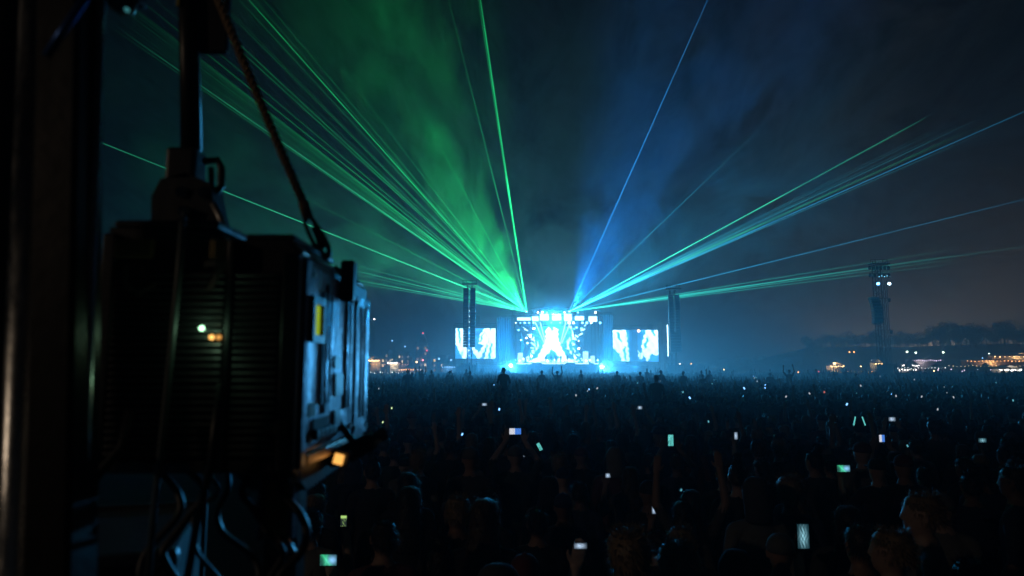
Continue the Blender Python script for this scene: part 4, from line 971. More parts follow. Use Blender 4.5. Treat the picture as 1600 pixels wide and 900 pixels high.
# ------------------------------------------------------------------ people
SKIN = mat('skin', (0.36, 0.22, 0.16), 0.55, noise=0.15, scale=12, rand=((.42, .27, .2), (.34, .2, .14), (.2, .11, .07), (.45, .3, .23), (.3, .18, .12)))
SHIRT = mat('shirt', (0.05, 0.05, 0.05), 0.9, noise=0.3, scale=9, bump=.3, rand=((.012, .012, .014), (.02, .022, .03), (.05, .05, .055), (.10, .03, .03), (.02, .03, .07), (.015, .015, .015), (.16, .16, .15), (.03, .05, .04), (.012, .014, .02), (.07, .06, .05)))
PANTS = mat('trousers', (0.02, 0.025, 0.04), 0.9, noise=0.3, scale=9)
HAIR = mat('hair', (0.02, 0.014, 0.01), 0.5, noise=0.5, scale=40, bump=.5, rand=((.014, .011, .01), (.03, .018, .01), (.01, .01, .01), (.06, .035, .018), (.22, .15, .07), (.02, .013, .009)))
CAPM = mat('cap_cloth', (0.02, 0.02, 0.025), 0.85, noise=0.3, scale=20, rand=((.015, .015, .018), (.02, .03, .08), (.12, .12, .12), (.1, .02, .02)))
def ell_tube(mb, rings, n=14, mi=0):
    """rings: (x, y, z, rx, ry); closed with caps"""
    k = len(rings); vs = [(x + rx * math.cos(2 * math.pi * j / n), y + ry * math.sin(2 * math.pi * j / n), z) for x, y, z, rx, ry in rings for j in range(n)]
    fs = [(i * n + j, i * n + (j + 1) % n, (i + 1) * n + (j + 1) % n, (i + 1) * n + j) for i in range(k - 1) for j in range(n)]
    fs += [tuple(range(n))[::-1], tuple((k - 1) * n + j for j in range(n))]; return mb.add(vs, fs, mi)
def limb(mb, pts, rs, n=10):
    pts = [Vector(p) for p in pts]; d0 = (pts[0] - pts[1]).normalized(); d1 = (pts[-1] - pts[-2]).normalized()
    P = [pts[0] + d0 * rs[0] * .9, pts[0] + d0 * rs[0] * .6] + pts + [pts[-1] + d1 * rs[-1] * .6, pts[-1] + d1 * rs[-1] * .9]
    Q = [rs[0] * .4, rs[0] * .8] + list(rs) + [rs[-1] * .8, rs[-1] * .4]
    return mb.tube(P, Q, n)
def hand(mb, wrist, dirv, palm_n, side, curl=.3, spread=.12):
    """palm and five fingers; dirv: from wrist along the hand, palm_n: out of the palm, side: +1 thumb to the dirv x palm_n side"""
    w = Vector(wrist); d = Vector(dirv).normalized(); nrm = Vector(palm_n); nrm = (nrm - d * nrm.dot(d)).normalized(); t = d.cross(nrm) * side
    for s in (-.026, -.009, .009, .026): limb(mb, [w + t * s * .7, w + d * .045 + t * s, w + d * .088 + t * s], [.013, .013, .012], 6)
    for s, L in ((.030, .068), (.011, .078), (-.009, .072), (-.028, .056)):
        b = w + d * .088 + t * s; d1 = (d + t * s * spread * 20 * .2 + nrm * curl * .5).normalized(); d2 = (d + nrm * curl * 1.6).normalized(); d3 = (d + nrm * curl * 3.0).normalized()
        limb(mb, [b, b + d1 * L * .45, b + d1 * L * .45 + d2 * L * .3, b + d1 * L * .45 + d2 * L * .3 + d3 * L * .25], [.0105, .0098, .009, .008], 6)
    b = w + d * .03 + t * .03; dt = (d * .7 + t * .7 + nrm * .35).normalized()
    limb(mb, [b, b + dt * .035, b + dt * .035 + (d + nrm * .4 + t * .2).normalized() * .03], [.0125, .011, .0095], 6)
def body_parts(pose):
    b = MB()
    sit = pose == 'rider'; dz = 0
    # trunk
    ell_tube(b, [(0, 0, .86, .10, .09), (0, 0, .92, .165, .115), (0, 0, 1.02, .165, .115), (0, .005, 1.14, .155, .105), (0, .005, 1.28, .178, .118), (0, 0, 1.38, .18, .108), (0, -.005, 1.44, .135, .085), (0, -.005, 1.49, .075, .068), (0, 0, 1.53, .058, .06)], 16)
    for s in (-1, 1): limb(b, [(s * .05, -.005, 1.455), (s * .165, -.005, 1.415)], [.05, .062], 10)
    limb(b, [(0, -.005, 1.46), (0, .012, 1.58)], [.056, .052], 10)
    # head facing +Y
    ell_tube(b, [(0, .02, 1.535, .03, .05), (0, .025, 1.555, .05, .07), (0, .02, 1.585, .062, .083), (0, .012, 1.63, .070, .093), (0, .006, 1.67, .074, .098), (0, .0, 1.705, .071, .095), (0, -.004, 1.735, .056, .078), (0, -.004, 1.752, .028, .042)], 16)
    limb(b, [(0, .102, 1.655), (0, .110, 1.628)], [.010, .013], 6)                       # nose
    limb(b, [(-.02, .096, 1.592), (.02, .096, 1.592)], [.008, .008], 6)                  # mouth
    limb(b, [(-.03, .088, 1.668), (.03, .088, 1.668)], [.014, .014], 6)                  # brow
    for s in (-1, 1):
        limb(b, [(s * .077, .0, 1.66), (s * .079, -.004, 1.625)], [.016, .011], 6)       # ears
    if not sit:
        for s in (-1, 1):
            limb(b, [(s * .085, 0, .88), (s * .10, .012, .50), (s * .10, -.02, .10)], [.088, .060, .046], 10)
            limb(b, [(s * .10, -.04, .05), (s * .115, .15, .04)], [.045, .036], 8)
    else:
        for s in (-1, 1):
            limb(b, [(s * .085, .02, .90), (s * .13, .34, .93), (s * .12, .38, .55)], [.088, .066, .045], 10)
            limb(b, [(s * .12, .36, .50), (s * .12, .50, .46)], [.042, .034], 8)
    def arm(s, elbow, wrist, hd, hn, curl=.35):
        limb(b, [(s * .175, -.005, 1.41), elbow, ], [.058, .043], 10); limb(b, [elbow, wrist], [.044, .030], 10)
        hand(b, wrist, hd, hn, s, curl)
    if pose in ('stand',):
        for s in (-1, 1): arm(s, (s * .25, -.02, 1.13), (s * .245, .10, .90), (0, .3, -1), (-s, 0, 0))
    if pose == 'folded':
        for s in (-1, 1): arm(s, (s * .25, .02, 1.14), (s * .05, .22, 1.18), (-s, .1, .1), (0, -1, 0))
    if pose == 'phone':      # right hand holds a phone before the face
        arm(-1, (-.25, -.02, 1.13), (-.245, .10, .90), (0, .3, -1), (1, 0, 0))
        arm(1, (.29, .12, 1.25), (.215, .36, 1.50), (-.25, .12, 1), (0, -.6, .1), .5)
    if pose == 'two':        # both hands hold a phone above the head
        for s in (-1, 1): arm(s, (s * .27, .16, 1.56), (s * .115, .33, 1.78), (-s * .25, .1, 1), (0, -.6, 0), .5)
    if pose == 'rider':
        arm(1, (.27, .02, 1.15), (.2, .2, .98), (-.2, 1, -.3), (0, 0, -1))
    if pose in ('raised', 'rider'):
        if pose == 'raised': arm(1, (.30, .02, 1.66), (.26, .06, 1.93), (-.1, .05, 1), (0, 1, 0), .15)
        if pose == 'raised': arm(-1, (-.31, .04, 1.62), (-.30, .06, 1.89), (.1, .05, 1), (0, 1, 0), .2)
        else: arm(-1, (-.27, .02, 1.15), (-.2, .2, .98), (.2, 1, -.3), (0, 0, -1))
    if pose == 'one_up':
        arm(-1, (-.25, -.02, 1.13), (-.245, .10, .90), (0, .3, -1), (1, 0, 0))
        arm(1, (.28, .03, 1.67), (.24, .08, 1.94), (-.05, .1, 1), (0, 1, 0), .7)
    return b
def to_mesh(o):
    dg = bpy.context.evaluated_depsgraph_get(); dg.update(); return bpy.data.meshes.new_from_object(o.evaluated_get(dg))
def person_mesh(pose, voxel=.0085, target=3600):
    me = body_parts(pose).mesh('figure', [SHIRT]); o = bpy.data.objects.new('figure', me); C.objects.link(o)
    r = o.modifiers.new('r', 'REMESH'); r.mode = 'VOXEL'; r.voxel_size = voxel; r.use_smooth_shade = True
    sm = o.modifiers.new('s', 'SMOOTH'); sm.factor = .5; sm.iterations = 3
    d = o.modifiers.new('d', 'DECIMATE'); d.ratio = .2
    bpy.context.view_layer.update(); m1 = to_mesh(o)
    d.ratio = .2 * target / max(1, len(m1.polygons)); bpy.context.view_layer.update(); m1 = to_mesh(o)
    d.ratio *= .14; bpy.context.view_layer.update(); m2 = to_mesh(o)
    bpy.data.objects.remove(o)
    for m in (m1, m2):
        m.materials.clear(); 
        for k in (SHIRT, SKIN, PANTS): m.materials.append(k)
        idx = []
        for p in m.polygons:
            c = p.center; i = 0
            if c.z > 1.495 and abs(c.x) < .13 and c.y < .2: i = 1
            elif c.z < .93 and abs(c.x) < .23: i = 2
            else:
                rad = math.hypot(c.x, c.y)
                if pose in ('phone', 'two', 'raised', 'one_up', 'rider') and ((c.z > 1.60 and abs(c.x) > .13) or (c.y > .2 and c.z > 1.2)): i = 1
                if abs(c.x) > .19 and c.z < 1.12: i = 1
                if pose == 'folded' and c.y > .17: i = 1
            idx.append(i)
        m.polygons.foreach_set('material_index', idx); m.polygons.foreach_set('use_smooth', [True] * len(idx)); m.update()
    return m1, m2
POSES = ('stand', 'folded', 'phone', 'two', 'raised', 'one_up', 'rider')
BODY = {p: person_mesh(p) for p in POSES}
def hair_mesh(kind):
    b = MB(); r = random.Random(hash(kind) % 97 if False else len(kind) * 7)
    n = 18
    def shell(zs, off, back):
        rings = []
        for z, rx, ry, y in zs: rings.append((0, y, z, rx + off, ry + off))
        ell_tube(b, rings, n)
    if kind == 'short': shell([(1.60, .058, .062, -.034), (1.63, .066, .08, -.022), (1.67, .071, .09, -.012), (1.705, .071, .093, -.004), (1.735, .060, .082, -.004), (1.757, .034, .048, -.004)], .009, 0)
    if kind == 'curly': shell([(1.58, .05, .05, -.045), (1.62, .08, .085, -.03), (1.67, .092, .105, -.018), (1.715, .092, .108, -.01), (1.755, .074, .09, -.008), (1.785, .038, .048, -.008)], .008, 0)
    if kind == 'long': shell([(1.30, .085, .025, -.105), (1.36, .105, .04, -.09), (1.45, .10, .05, -.075), (1.54, .09, .062, -.052), (1.62, .078, .085, -.03), (1.68, .078, .096, -.012), (1.72, .074, .094, -.005), (1.75, .054, .07, -.004), (1.764, .03, .04, -.004)], .009, 0)
    if kind == 'bun':
        shell([(1.58, .05, .05, -.04), (1.63, .066, .08, -.022), (1.67, .071, .09, -.012), (1.705, .071, .093, -.004), (1.735, .060, .082, -.004), (1.757, .034, .048, -.004)], .008, 0)
        ell_tube(b, [(0, -.05, 1.755, .02, .02), (0, -.055, 1.775, .04, .04), (0, -.055, 1.80, .044, .044), (0, -.055, 1.825, .034, .034), (0, -.055, 1.838, .012, .012)], 12)
    if kind == 'cap':
        shell([(1.665, .076, .098, .0), (1.70, .076, .098, .0), (1.735, .066, .086, -.002), (1.762, .04, .052, -.002), (1.772, .012, .014, 0)], .008, 0)
        b.prism([(-.07, .07), (-.06, .15), (-.03, .185), (.03, .185), (.06, .15), (.07, .07)], 'z', 1.672, 1.680)
        ell_tube(b, [(0, 0, 1.772, .012, .012), (0, 0, 1.782, .006, .006)], 8)
    if kind == 'hood':
        shell([(1.46, .10, .07, -.04), (1.52, .085, .08, -.045), (1.58, .085, .09, -.03), (1.64, .09, .1, -.02), (1.70, .09, .105, -.012), (1.75, .07, .085, -.01), (1.785, .03, .04, -.02)], .01, 0)
    me = b.mesh('hair', {'cap': CAPM, 'hood': SHIRT}.get(kind, HAIR))
    o = bpy.data.objects.new('hair', me); C.objects.link(o)
    if kind != 'cap':
        ss = o.modifiers.new('s', 'SUBSURF'); ss.levels = 1; ss.render_levels = 1
        tx = bpy.data.textures.new('hair_lumps', 'CLOUDS'); tx.noise_scale = .03 if kind != 'hood' else .08; dp = o.modifiers.new('d', 'DISPLACE'); dp.texture = tx; dp.strength = .028 if kind == 'curly' else .014; dp.mid_level = .5
    bpy.context.view_layer.update(); m = to_mesh(o); bpy.data.objects.remove(o)
    if kind not in ('cap', 'hood'):        # loose tufts give the hair a ragged outline
        V = [v.co.copy() for v in m.vertices]; Nn = [v.normal.copy() for v in m.vertices]; vs = [v[:] for v in V]; fs = [tuple(p.vertices) for p in m.polygons]
        for k in range(1000):
            i = r.randrange(len(V)); p = V[i]; n = Nn[i]
            if p.z < (1.36 if kind == 'long' else 1.60): continue
            dwn = Vector((r.uniform(-.6, .6), -.35 + r.uniform(-.5, .5), (-1.2 if kind == 'long' else .1 if p.z > 1.74 else -.8) + r.uniform(-.3, .3))); L = r.uniform(.018, .05) * (1.6 if kind == 'long' else 1.0)
            d = (n * r.uniform(.25, .9) + dwn * .7).normalized(); w = d.cross(n).normalized() * r.uniform(.002, .005) if d.cross(n).length > .05 else Vector((.003, 0, 0))
            q = p - n * .004; b0 = len(vs); vs += [(q + w)[:], (q - w)[:], (q + d * L + n * .002)[:]]; fs.append((b0, b0 + 1, b0 + 2))
        mats_ = list(m.materials); m = bpy.data.meshes.new('hair'); m.from_pydata(vs, [], fs)
        for k in mats_: m.materials.append(k)
    m.polygons.foreach_set('use_smooth', [True] * len(m.polygons)); m.update(); return m
HAIRS = {k: hair_mesh(k) for k in ('short', 'curly', 'long', 'bun', 'cap', 'hood')}
GRIP = {'phone': Vector((.19, .332, 1.62)), 'two': Vector((0, .295, 1.90))}
CROWD_GROUP = 'people packed in the crowd, seen from behind'
CROWD = []
def person(x, y, h, pose, hair, label, rz=None, group=CROWD_GROUP, z=0.0, flip=1):
    s = h / 1.765; o = link_mesh('person', BODY[pose][0]); o.location = (x, y, z); o.scale = (flip * s * (random.uniform(.95, 1.08) if pose not in GRIP else 1), s, s)
    o.rotation_euler = (0, 0, random.uniform(-.35, .35) if rz is None else rz)
    c = link_mesh({'cap': 'cap', 'hood': 'hood'}.get(hair, 'hair'), HAIRS[hair], o)
    tag(o, label, 'person', group, 'thing'); CROWD.append((x, y)); return o

# ------------------------------------------------------------------ phones
def phone_pic(style):
    def fn(u, v):
        if style == 'stage': 
            d = np.hypot((u - .5) * .7, v - .5); r = np.array((.01, .05, .07)) * (.3 + .9 * wobble(u, v, 2))[:, None]; r += np.array((.4, .85, 1.0)) * (np.exp(-((u - .5) * 3.2) ** 2 - ((v - .52) * 2.6) ** 2) * 1.6 * wobble(u * 1.5, v * 1.3, 1.2) ** 1.5)[:, None]; return r
        if style == 'green_blue':
            r = np.array((.02, .08, .08)) * (.4 + 1.1 * wobble(u, v, 1.5))[:, None]; r += np.array((.05, .75, .3)) * np.exp(-np.abs(u - .15 - .45 * v) * 9)[:, None] + np.array((.05, .5, .25)) * np.exp(-np.abs(u - .42 + .1 * v) * 12)[:, None]; r += np.exp(-(np.hypot(u - .74, (v - .5) * .7) * 4.2) ** 2)[:, None] * np.array((.35, .75, 1.3)); return r
        if style == 'white_blue': return np.where((u < .45)[:, None], np.array((.85, .88, 1.0)), np.array((.08, .28, .95))) * (.6 + .7 * wobble(u, v, 2))[:, None]
        if style == 'camera': return np.where(((v < .25) | (wobble(u, v, 6) > .82))[:, None], np.array((.55, .9, .25)), np.array((.02, .03, .03)))
        if style == 'teal': return np.array((.15, .75, .7)) * (.2 + 1.3 * (wobble(u, v, 3) > .5))[:, None]
        return np.array((.55, .75, 1.0)) * (.1 + 1.2 * np.exp(-((u - .45) * 3) ** 2 - ((v - .5) * 2.2) ** 2) * (.4 + .9 * wobble(u, v, 1.2)))[:, None]
    return fn
PSCREEN = screen_mat('phone_screen', .75)
PM = {}
def phone(p, w, h, style, label, roll=0, yaw=0, pitch=0, group='lit phones held up in the crowd', strength=None):
    k = (style, round(w, 3), round(h, 3))
    if k not in PM: PM[k] = (MB().box((0, .006, 0), (w, .009, h), bev=.003).mesh('phone_case', BLACK), picture_mesh('screen', w * .9, h * .88, 18, 22, phone_pic(style), PSCREEN))
    e = empty('phone', p, 0, label, 'phone', group); e.rotation_euler = (pitch, roll, yaw)
    link_mesh('phone_case', PM[k][0], e); link_mesh('screen', PM[k][1], e, (0, -.0015, -h * .44)); return e
KEYS = []
def phone_holder(px, py, pose, hgt, w, h, style, label, plabel, hair='short', roll=0, gz=None):
    s = hgt / 1.765; g = GRIP[pose] * s; flip = -1 if px > 800 else 1; g.x *= flip
    # distance at which the held phone shows at photograph row py
    lo, hi = 2.5, 60
    for _ in range(40):
        m = (lo + hi) / 2
        if at(px, py, m).z > g.z: lo = m
        else: hi = m
    q = at(px, py, lo); person(q.x - g.x, q.y - g.y, hgt, pose, hair, plabel, 0.0, flip=flip)
    phone(q + Vector((0, .0, 0)), w, h, style, label, roll); KEYS.append((px, py, lo))
phone_holder(1255, 838, 'phone', 1.76, .078, .165, 'stage', 'large upright phone filming the glowing stage, lower right', 'person holding the large upright phone, lower right', 'short')
phone_holder(1318, 732, 'phone', 1.74, .15, .078, 'green_blue', 'sideways phone with teal picture right of centre', 'person holding a sideways phone with a teal picture', 'cap')
phone_holder(513, 875, 'phone', 1.70, .105, .068, 'green_blue', 'small camera screen glowing green and blue at the bottom left', 'person with a small glowing camera at the bottom left', 'short')
phone_holder(537, 814, 'phone', 1.62, .05, .09, 'camera', 'dim device with a lime strip below the fixture', 'person with a dim lime lit device below the fixture', 'curly')
phone_holder(805, 674, 'two', 1.78, .15, .078, 'white_blue', 'phone held sideways overhead showing white and blue halves', 'person with both arms up holding a phone overhead', 'cap')
phone_holder(813, 718, 'phone', 1.68, .07, .14, 'plain', 'bright tilted phone edge left of centre', 'person with a brightly lit tilted phone left of centre', 'short', .5)
phone_holder(1048, 688, 'two', 1.66, .07, .15, 'teal', 'upright teal lit phone held high right of centre', 'person holding a teal lit phone up high', 'short')
phone_holder(1378, 685, 'two', 1.64, .075, .10, 'white_blue', 'small phone with white picture held high at right', 'person lifting a small white lit phone at right', 'long')
phone_holder(1150, 681, 'phone', 1.80, .06, .12, 'plain', 'small upright phone with pale screen right of centre', 'person with a small pale phone right of centre', 'short')
phone_holder(843, 698, 'phone', 1.72, .05, .12, 'teal', 'slim teal phone tilted beside the overhead phone', 'person tilting a slim teal phone', 'bun', -.5)
phone_holder(1394, 655, 'two', 1.72, .12, .07, 'plain', 'dim sideways phone held up right of the glow sticks', 'person lifting a dim sideways phone', 'short')
phone_holder(1535, 688, 'phone', 1.74, .13, .07, 'stage', 'dim bluish sideways phone near the right edge', 'person holding a dim bluish phone near the right edge', 'cap')
phone_holder(1000, 637, 'two', 1.74, .10, .07, 'plain', 'phone held high in front of the rider on shoulders', 'person lifting a phone in front of the right shoulder rider', 'short')
phone_holder(757, 632, 'two', 1.70, .13, .07, 'plain', 'phone held high below the left shoulder rider', 'person lifting a phone below the left shoulder rider', 'short')
phone_holder(950, 743, 'phone', 1.66, .06, .05, 'plain', 'tiny bright phone corner between dark heads at centre', 'person with a tiny bright phone at centre', 'long')
phone_holder(907, 853, 'phone', 1.86, .075, .032, 'plain', 'bright phone peeking over the nearest head at bottom centre', 'person whose bright phone peeks over the head at bottom centre', 'curly')
phone_holder(1022, 797, 'phone', 1.58, .04, .07, 'plain', 'faint small phone low between heads at centre right', 'person with a faint small phone low at centre right', 'long')
# glow sticks
for px, rl, nm in ((1335, .25, 'left of two teal glow sticks held apart'), (1350, -.3, 'right of two teal glow sticks held apart')):
    q = at(px, 659, 9.4); e = empty('glow_stick', q, 0, nm, 'glow stick', 'teal glow sticks'); e.rotation_euler = (0, rl, 0)
    MB().tube([(0, 0, -.05), (0, 0, .07)], .008, 8).build('stick', glow('teal_stick', (.15, .75, .7), .8), e); MB().tube([(0, 0, -.08), (0, 0, -.05)], .011, 8).build('grip', BLACK, e); KEYS.append((px, 659, 9.4))
q = at(1343, 690, 9.4); person(q.x, 9.5, 1.72, 'raised', 'short', 'person raising both arms beside two glow sticks', 0)

# the two riders sitting on other people's shoulders
def riders(px, py, D, hgt, lab, hair):
    top = at(px, py, D); person(top.x, D, 1.74, 'stand', 'short', 'person carrying %s' % lab, 0, None)
    s = hgt / 1.765
    o = person(top.x, D - .03, hgt, 'rider', hair, 'person riding on shoulders %s' % ('left of the stage' if px < 800 else 'right of the stage'), 0, None, z=top.z - hgt); KEYS.append((px, py + 12, D))
riders(787, 574, 27, 1.70, 'the shoulder rider left of the stage', 'short'); riders(1025, 586, 22, 1.66, 'the shoulder rider right of the stage', 'short')

# big heads near the camera
for px, py, w, hair, pose, lab in ((1058, 852, 60, 'curly', 'stand', 'curly haired person at the bottom right of centre'), (757, 779, 50, 'long', 'stand', 'long haired person with warm lit hair left of centre'),
        (1026, 828, 44, 'short', 'folded', 'short haired person just left of the large upright phone'), (858, 746, 34, 'hood', 'stand', 'hooded person near the centre of the crowd'),
        (906, 752, 34, 'short', 'stand', 'short haired person right of the hooded one'), (1441, 770, 52, 'short', 'folded', 'person with pale lit hair turned sideways at right'),
        (1392, 826, 58, 'short', 'stand', 'short haired person in profile below the pale haired one'), (1411, 711, 32, 'cap', 'stand', 'person in a cap behind the pale haired one'),
        (1325, 790, 46, 'long', 'stand', 'long haired person right of the large upright phone'), (735, 700, 30, 'cap', 'folded', 'person in a cap left of the overhead phone'),
        (1520, 880, 60, 'curly', 'stand', 'person half cut off at the bottom right edge'), (1585, 728, 40, 'short', 'stand', 'person whose lit face edge shows at the right edge'),
        (690, 852, 54, 'bun', 'stand', 'person with a hair bun at the bottom left of centre'), (600, 812, 50, 'short', 'folded', 'short haired person right of the lime lit device'),
        (1150, 862, 56, 'hood', 'stand', 'hooded person left of the large upright phone at the bottom'), (1080, 765, 38, 'long', 'raised', 'long haired person with arms lifted right of centre'),
        (640, 760, 42, 'long', 'stand', 'long haired person below the amber work lamp'), (985, 875, 62, 'short', 'stand', 'dark short haired head at the very bottom centre'),
        (820, 868, 60, 'cap', 'stand', 'person in a cap at the bottom left of centre')):
    D = .205 * F / w; p = at(px, py, D); hh = min(1.92, max(1.52, p.z)); D = D if abs(hh - p.z) < .01 else D * (CAM_H - hh) / max(.2, CAM_H - p.z); p = at(px, py, D)
    person(p.x, D, min(1.95, max(1.5, p.z)), pose, hair, lab, {1441: 1.2, 1392: .9, 1585: .7}.get(px), CROWD_GROUP)

# packed crowd, individuals first
def blocks(x, y, h):
    for px, py, D in KEYS:
        if y < D - .2:
            q = pix((x, y, h + .03))
            if abs(q[0] - px) < F * .21 / y and q[1] < py + 9: return True
    return False
rc = random.Random(23); cand = []
for gy in np.arange(3.2, 26, .60):
    for gx in np.arange(-8, 24, .62):
        x = gx + rc.uniform(-.2, .2) + (.31 if int(gy / .6) % 2 else 0); y = gy + rc.uniform(-.2, .2)
        px, py = pix((x, y, 1.7))
        if px < 455 or px > 1625: continue
        if px < 585 and y < 2.6: continue
        cand.append((y, x))
cand.sort(); NEAR = []; rest = []
adj_h = {'short': 'short haired', 'curly': 'curly haired', 'long': 'long haired', 'bun': 'top-knotted', 'cap': 'capped', 'hood': 'hooded'}
for y, x in cand:
    h = rc.gauss(1.70, .075); h = min(1.88, max(1.5, h))
    if any((x - a) ** 2 + (y - b) ** 2 < .42 ** 2 for a, b in CROWD) or blocks(x, y, h): continue
    if len(CROWD) >= 296: rest.append((x, y)); continue
    hair = rc.choice(('short', 'short', 'short', 'curly', 'long', 'long', 'bun', 'cap', 'hood'))
    u = rc.random(); pose = 'stand' if u < .6 else 'folded' if u < .86 else 'one_up' if u < .93 and y > 8 else 'raised' if y > 10 else 'stand'
    where = 'near the camera' if y < 6.5 else 'in the middle crowd' if y < 9.5 else 'farther back' if y < 12.5 else 'well back'
    what = {'stand': 'standing', 'folded': 'arms folded', 'one_up': 'raising one fist', 'raised': 'raising both arms'}[pose]
    px = pix((x, y, h))[0]; side = ''
    for lim, nm in ((600, 'below the light fixture'), (700, 'just right of the light fixture'), (790, 'below the left video screen'), (870, 'below the left half of the stage'), (950, 'below the right half of the stage'), (1035, 'below the right video screen'),
                    (1130, 'below the right speaker tower'), (1230, 'below the lone narrow tree'), (1340, 'below the golden stall'), (1440, 'below the delay tower'), (1530, 'below the dark marquee'), (9999, 'at the right edge')):
        if px < lim: side = nm; break
    person(x, y, h, pose, hair, '%s person %s %s %s' % (adj_h[hair], what, where, side))

# everybody beyond: one mass of people
def far_crowd():
    r = np.random.default_rng(3); ys = []; xs = []
    lim = max(y for x, y in CROWD if y < 24)
    pts = [(x, y) for x, y in rest if y > lim - 1]
    for y in np.arange(max(p[1] for p in pts) if pts else lim, 50, .66):
        n = int((y * .80 + y * .36) / .62); pts += [(a, y + r.uniform(-.25, .25)) for a in -y * .36 + .62 * (np.arange(n) + r.uniform(-.3, .3, n))]
    for y in np.arange(50, 136, 1.0):
        n = int((y * .80 + y * .26) / .8); pts += [(a, y + r.uniform(-.4, .4)) for a in -y * .26 + .8 * (np.arange(n) + r.uniform(-.35, .35, n))]
    V = []; Fq = []; nb = 0; mats_ = []
    tm = {}
    for p in POSES[:6]:
        m = BODY[p][1]; v = np.array([q.co[:] for q in m.vertices]); m.calc_loop_triangles(); f = np.array([t.vertices[:] for t in m.loop_triangles]); mi = np.array([m.polygons[t.polygon_index].material_index for t in m.loop_triangles])
        top = v[:, 2].max(); tm[p] = (v, f, mi)
    # low figure for the farthest rows: head, shoulders, trunk and optional arms
    def low(arms):
        b = MB(); ell_tube(b, [(0, 0, .7, .17, .12), (0, 0, 1.1, .16, .11), (0, 0, 1.38, .2, .12), (0, 0, 1.5, .06, .06)], 6); ell_tube(b, [(0, 0, 1.5, .05, .06), (0, 0, 1.6, .085, .1), (0, 0, 1.7, .08, .095), (0, 0, 1.78, .03, .04)], 6)
        for s in arms: b.tube([(s * .19, 0, 1.4), (s * .27, .04, 1.66), (s * .22, .06, 2.02)], [.05, .04, .03], 4)
        v = np.array(b.v); f = []
        for q in b.f: f += [(q[0], q[i], q[i + 1]) for i in range(1, len(q) - 1)]
        return v, np.array(f), np.array([1 if v[q[0], 2] > 1.52 and abs(v[q[0], 0]) < .12 else 0 for q in f]) * 3
    lows = [low(()), low((1,)), low((-1, 1))]
    tow = [(at(px, 575, D).x, D) for px, D in ((733, 110), (1054.5, 110), (1382, 90))]
    keys = [k for k in KEYS if k[2] > 17]
    for x, y in pts:
        if any(abs(x - a) < 1.7 and abs(y - b) < 2 for a, b in tow): continue
        if y < 40 and any((x - a) ** 2 + (y - b) ** 2 < .16 for a, b in CROWD): continue
        h = min(1.9, max(1.5, r.normal(1.7, .08))); px = 800 + F * x / y
        if px < 455 or px > 1640: continue
        if y < 34 and blocks(x, y, h): continue
        if y < 45:
            p = POSES[r.choice(6, p=(.62, .2, .03, .03, .06, .06))]; v, f, mi = tm[p]
            # hair mass: swell the skull a little so the head reads from behind
            v = v.copy(); k = (v[:, 2] > 1.62) & (np.abs(v[:, 0]) < .12); v[k, 0] *= 1.13; v[k, 1] = v[k, 1] * 1.05 - .012; v[k, 2] = 1.62 + (v[k, 2] - 1.62) * 1.12
            mi = np.where((mi == 1) & (v[f[:, 0], 2] > 1.6) & (np.abs(v[f[:, 0], 0]) < .13) & (v[f[:, 0], 1] < .06), 3, mi)
        else: v, f, mi = lows[r.choice(3, p=(.80, .10, .10))]
        lift = .75 if (y > 38 and r.random() < .012) else 0
        a = r.uniform(-.4, .4); s = h / 1.765; w = s * r.uniform(.92, 1.15); ca, sa = math.cos(a), math.sin(a)
        q = np.empty_like(v); q[:, 0] = (v[:, 0] * ca - v[:, 1] * sa) * w + x; q[:, 1] = (v[:, 0] * sa + v[:, 1] * ca) * w + y; q[:, 2] = v[:, 2] * s + lift * (v[:, 2] > .9)
        V.append(q); Fq.append(f + nb); nb += len(q); mats_.append(mi)
    V = np.concatenate(V); Fq = np.concatenate(Fq); M = np.concatenate(mats_)
    me = bpy.data.meshes.new('crowd'); me.vertices.add(len(V)); me.vertices.foreach_set('co', V.astype(np.float32).ravel())
    me.loops.add(Fq.size); me.loops.foreach_set('vertex_index', Fq.astype(np.int32).ravel()); me.polygons.add(len(Fq)); me.polygons.foreach_set('loop_start', np.arange(0, Fq.size, 3, dtype=np.int32))
    me.polygons.foreach_set('material_index', M.astype(np.int32)); me.update(calc_edges=True); me.validate()
    me.polygons.foreach_set('use_smooth', [True] * len(me.polygons))
    for m in (mat('far_clothing', (.035, .035, .04), .9, noise=.9, scale=1.3), SKIN, PANTS, mat('far_hair', (.018, .014, .011), .5, noise=.6, scale=1.5)): me.materials.append(m)
    tag(link_mesh('crowd', me), 'dense dark crowd filling the field up to the stage', 'crowd', kind='stuff')
    print('far crowd figures', len(mats_), 'tris', len(Fq))
far_crowd()
print('people', len(CROWD))

# raised hands seen against the glow
for px, py, D, pose, lab in ((735, 602, 30, 'raised', 'person raising both hands together below the left speaker tower'), (692, 580, 46, 'raised', 'person with arms high left of the left speaker tower'), (671, 584, 44, 'one_up', 'person with one fist up left of the speaker towers'),
                             (945, 603, 36, 'one_up', 'person with one arm straight up in front of the stage'), (832, 606, 34, 'one_up', 'person raising a fist in front of the main screen')):
    p = at(px, py, D); s = 2.05 / 1.765; h = max(1.6, min(1.95, p.z / 2.11 * 1.765)); person(p.x, D, h, pose, 'short', lab, 0, None)

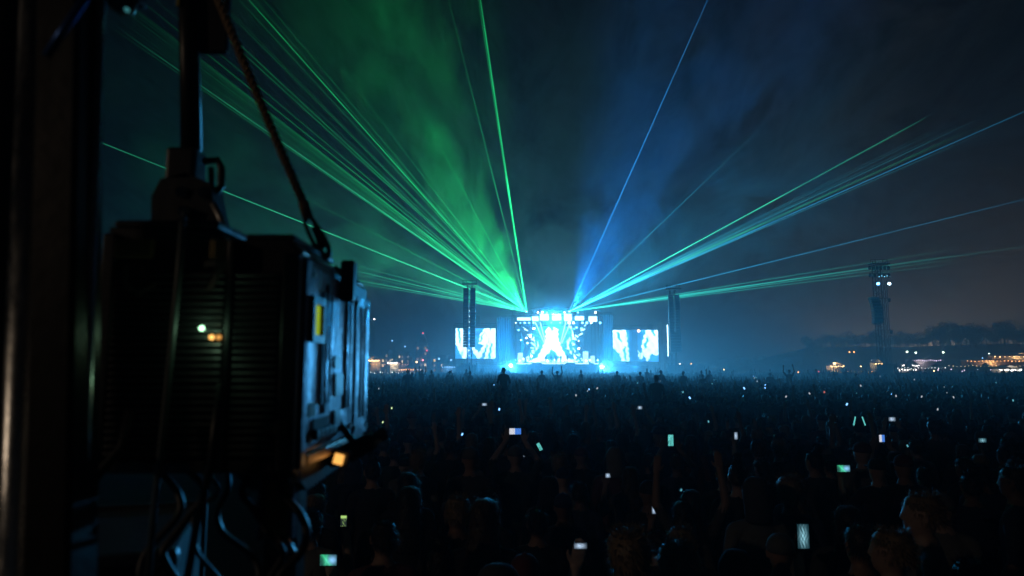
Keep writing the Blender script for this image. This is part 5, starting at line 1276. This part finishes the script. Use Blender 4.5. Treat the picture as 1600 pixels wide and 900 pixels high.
# twinkling phone lights farther back
DOT = {c: glow('phone_light_' + n, c, s) for c, n, s in (((.2, .5, 1.0), 'blue', 2.2), ((.85, .92, 1.0), 'white', .5), ((.2, .75, .9), 'teal', .55), ((.75, 1.0, .5), 'lime', .9), ((1, .25, .2), 'red', .6))}
dk = dict(zip('bwcyr', DOT)); dn = dict(b='blue', w='white', c='teal', y='lime', r='red')
DM = {k: (MB().box((0, .005, 0), (.075, .009, .15), bev=.003).mesh('phone_case', BLACK), MB().box((0, -.002, .01), (.05, .004, .085)).mesh('lit_screen', DOT[c])) for k, c in dk.items()}
def dot(px, py, k, label, z=None, group='distant phone lights in the crowd', sc=1.0):
    z = z or random.uniform(1.85, 2.0); D = min(125, (CAM_H - z) * F / max(5, py - 574)); p = at(px, py, D)
    e = empty('phone', p, 0, label, 'phone', group); e.rotation_euler = (0, random.uniform(-.6, .6), 0); k_ = sc * 3.2 * D / F / .085; e.scale = (min(1, k_), 1, min(1, k_))
    for n, m in zip(('phone_case', 'lit_screen'), DM[k]): link_mesh(n, m, e)
for px, py, k, lab in ((1163, 607, 'b', 'vivid blue phone light right of the right speaker tower'), (1323, 632, 'b', 'vivid blue phone light below the golden stall'), (1400, 619, 'w', 'white phone light below the delay tower, right side'),
        (1440, 620, 'w', 'white phone light below the white tents'), (1490, 621, 'w', 'white phone light toward the right edge'), (1583, 626, 'c', 'teal phone light at the right edge'), (1228, 620, 'w', 'white phone light between tower and wooded hill'),
        (1067, 613, 'c', 'teal phone light at the foot of the right speaker tower'), (1078, 622, 'b', 'dim blue phone light under the right speaker tower'), (722, 679, 'b', 'blue phone light left of the overhead phone'), (612, 638, 'y', 'lime phone light beside the fixture'),
        (1107, 659, 'c', 'small teal phone light right of the shoulder rider'), (598, 660, 'y', 'dim lime phone light close to the fixture'), (1064, 766, 'c', 'teal phone light near the long haired person with lifted arms'), (1418, 697, 'c', 'small teal phone light above the capped person'),
        (900, 618, 'w', 'white phone light in front of the stage centre'), (933, 607, 'w', 'white phone light in front of the stage right'), (780, 640, 'b', 'blue phone light under the left shoulder rider'), (1288, 613, 'r', 'red light in the far crowd below the golden stall'),
        (1265, 615, 'w', 'white phone light left of the red one'), (1345, 603, 'w', 'white phone light just left of the delay tower base'), (1465, 640, 'w', 'dim white phone light above the capped person')):
    dot(px, py, k, lab, sc=1.2 if k == 'b' else 1.0)
rd = random.Random(9)
for i in range(26):
    px = rd.uniform(1070, 1600) if i % 3 else rd.uniform(590, 1070); py = 588 + 30 * rd.random() ** 1.6
    dot(px, py, rd.choice('bwwwc'), 'tiny phone light twinkling in the far crowd', group='tiny lights twinkling in the far crowd', sc=rd.uniform(.35, .8))

# performers on the stage deck
for px, pose, lab in ((853, 'one_up', 'performer with raised fist at the left on the stage deck'), (861, 'stand', 'performer standing left of centre on the stage deck'), (868, 'raised', 'performer with both arms up at the centre of the stage'), (876, 'folded', 'performer right of centre on the stage deck'), (886, 'stand', 'performer at the right on the stage deck')):
    person(at(px, 560, 150).x, 149.4, 1.8, pose, 'short', lab, 0, 'performers on the stage', z=ZD)
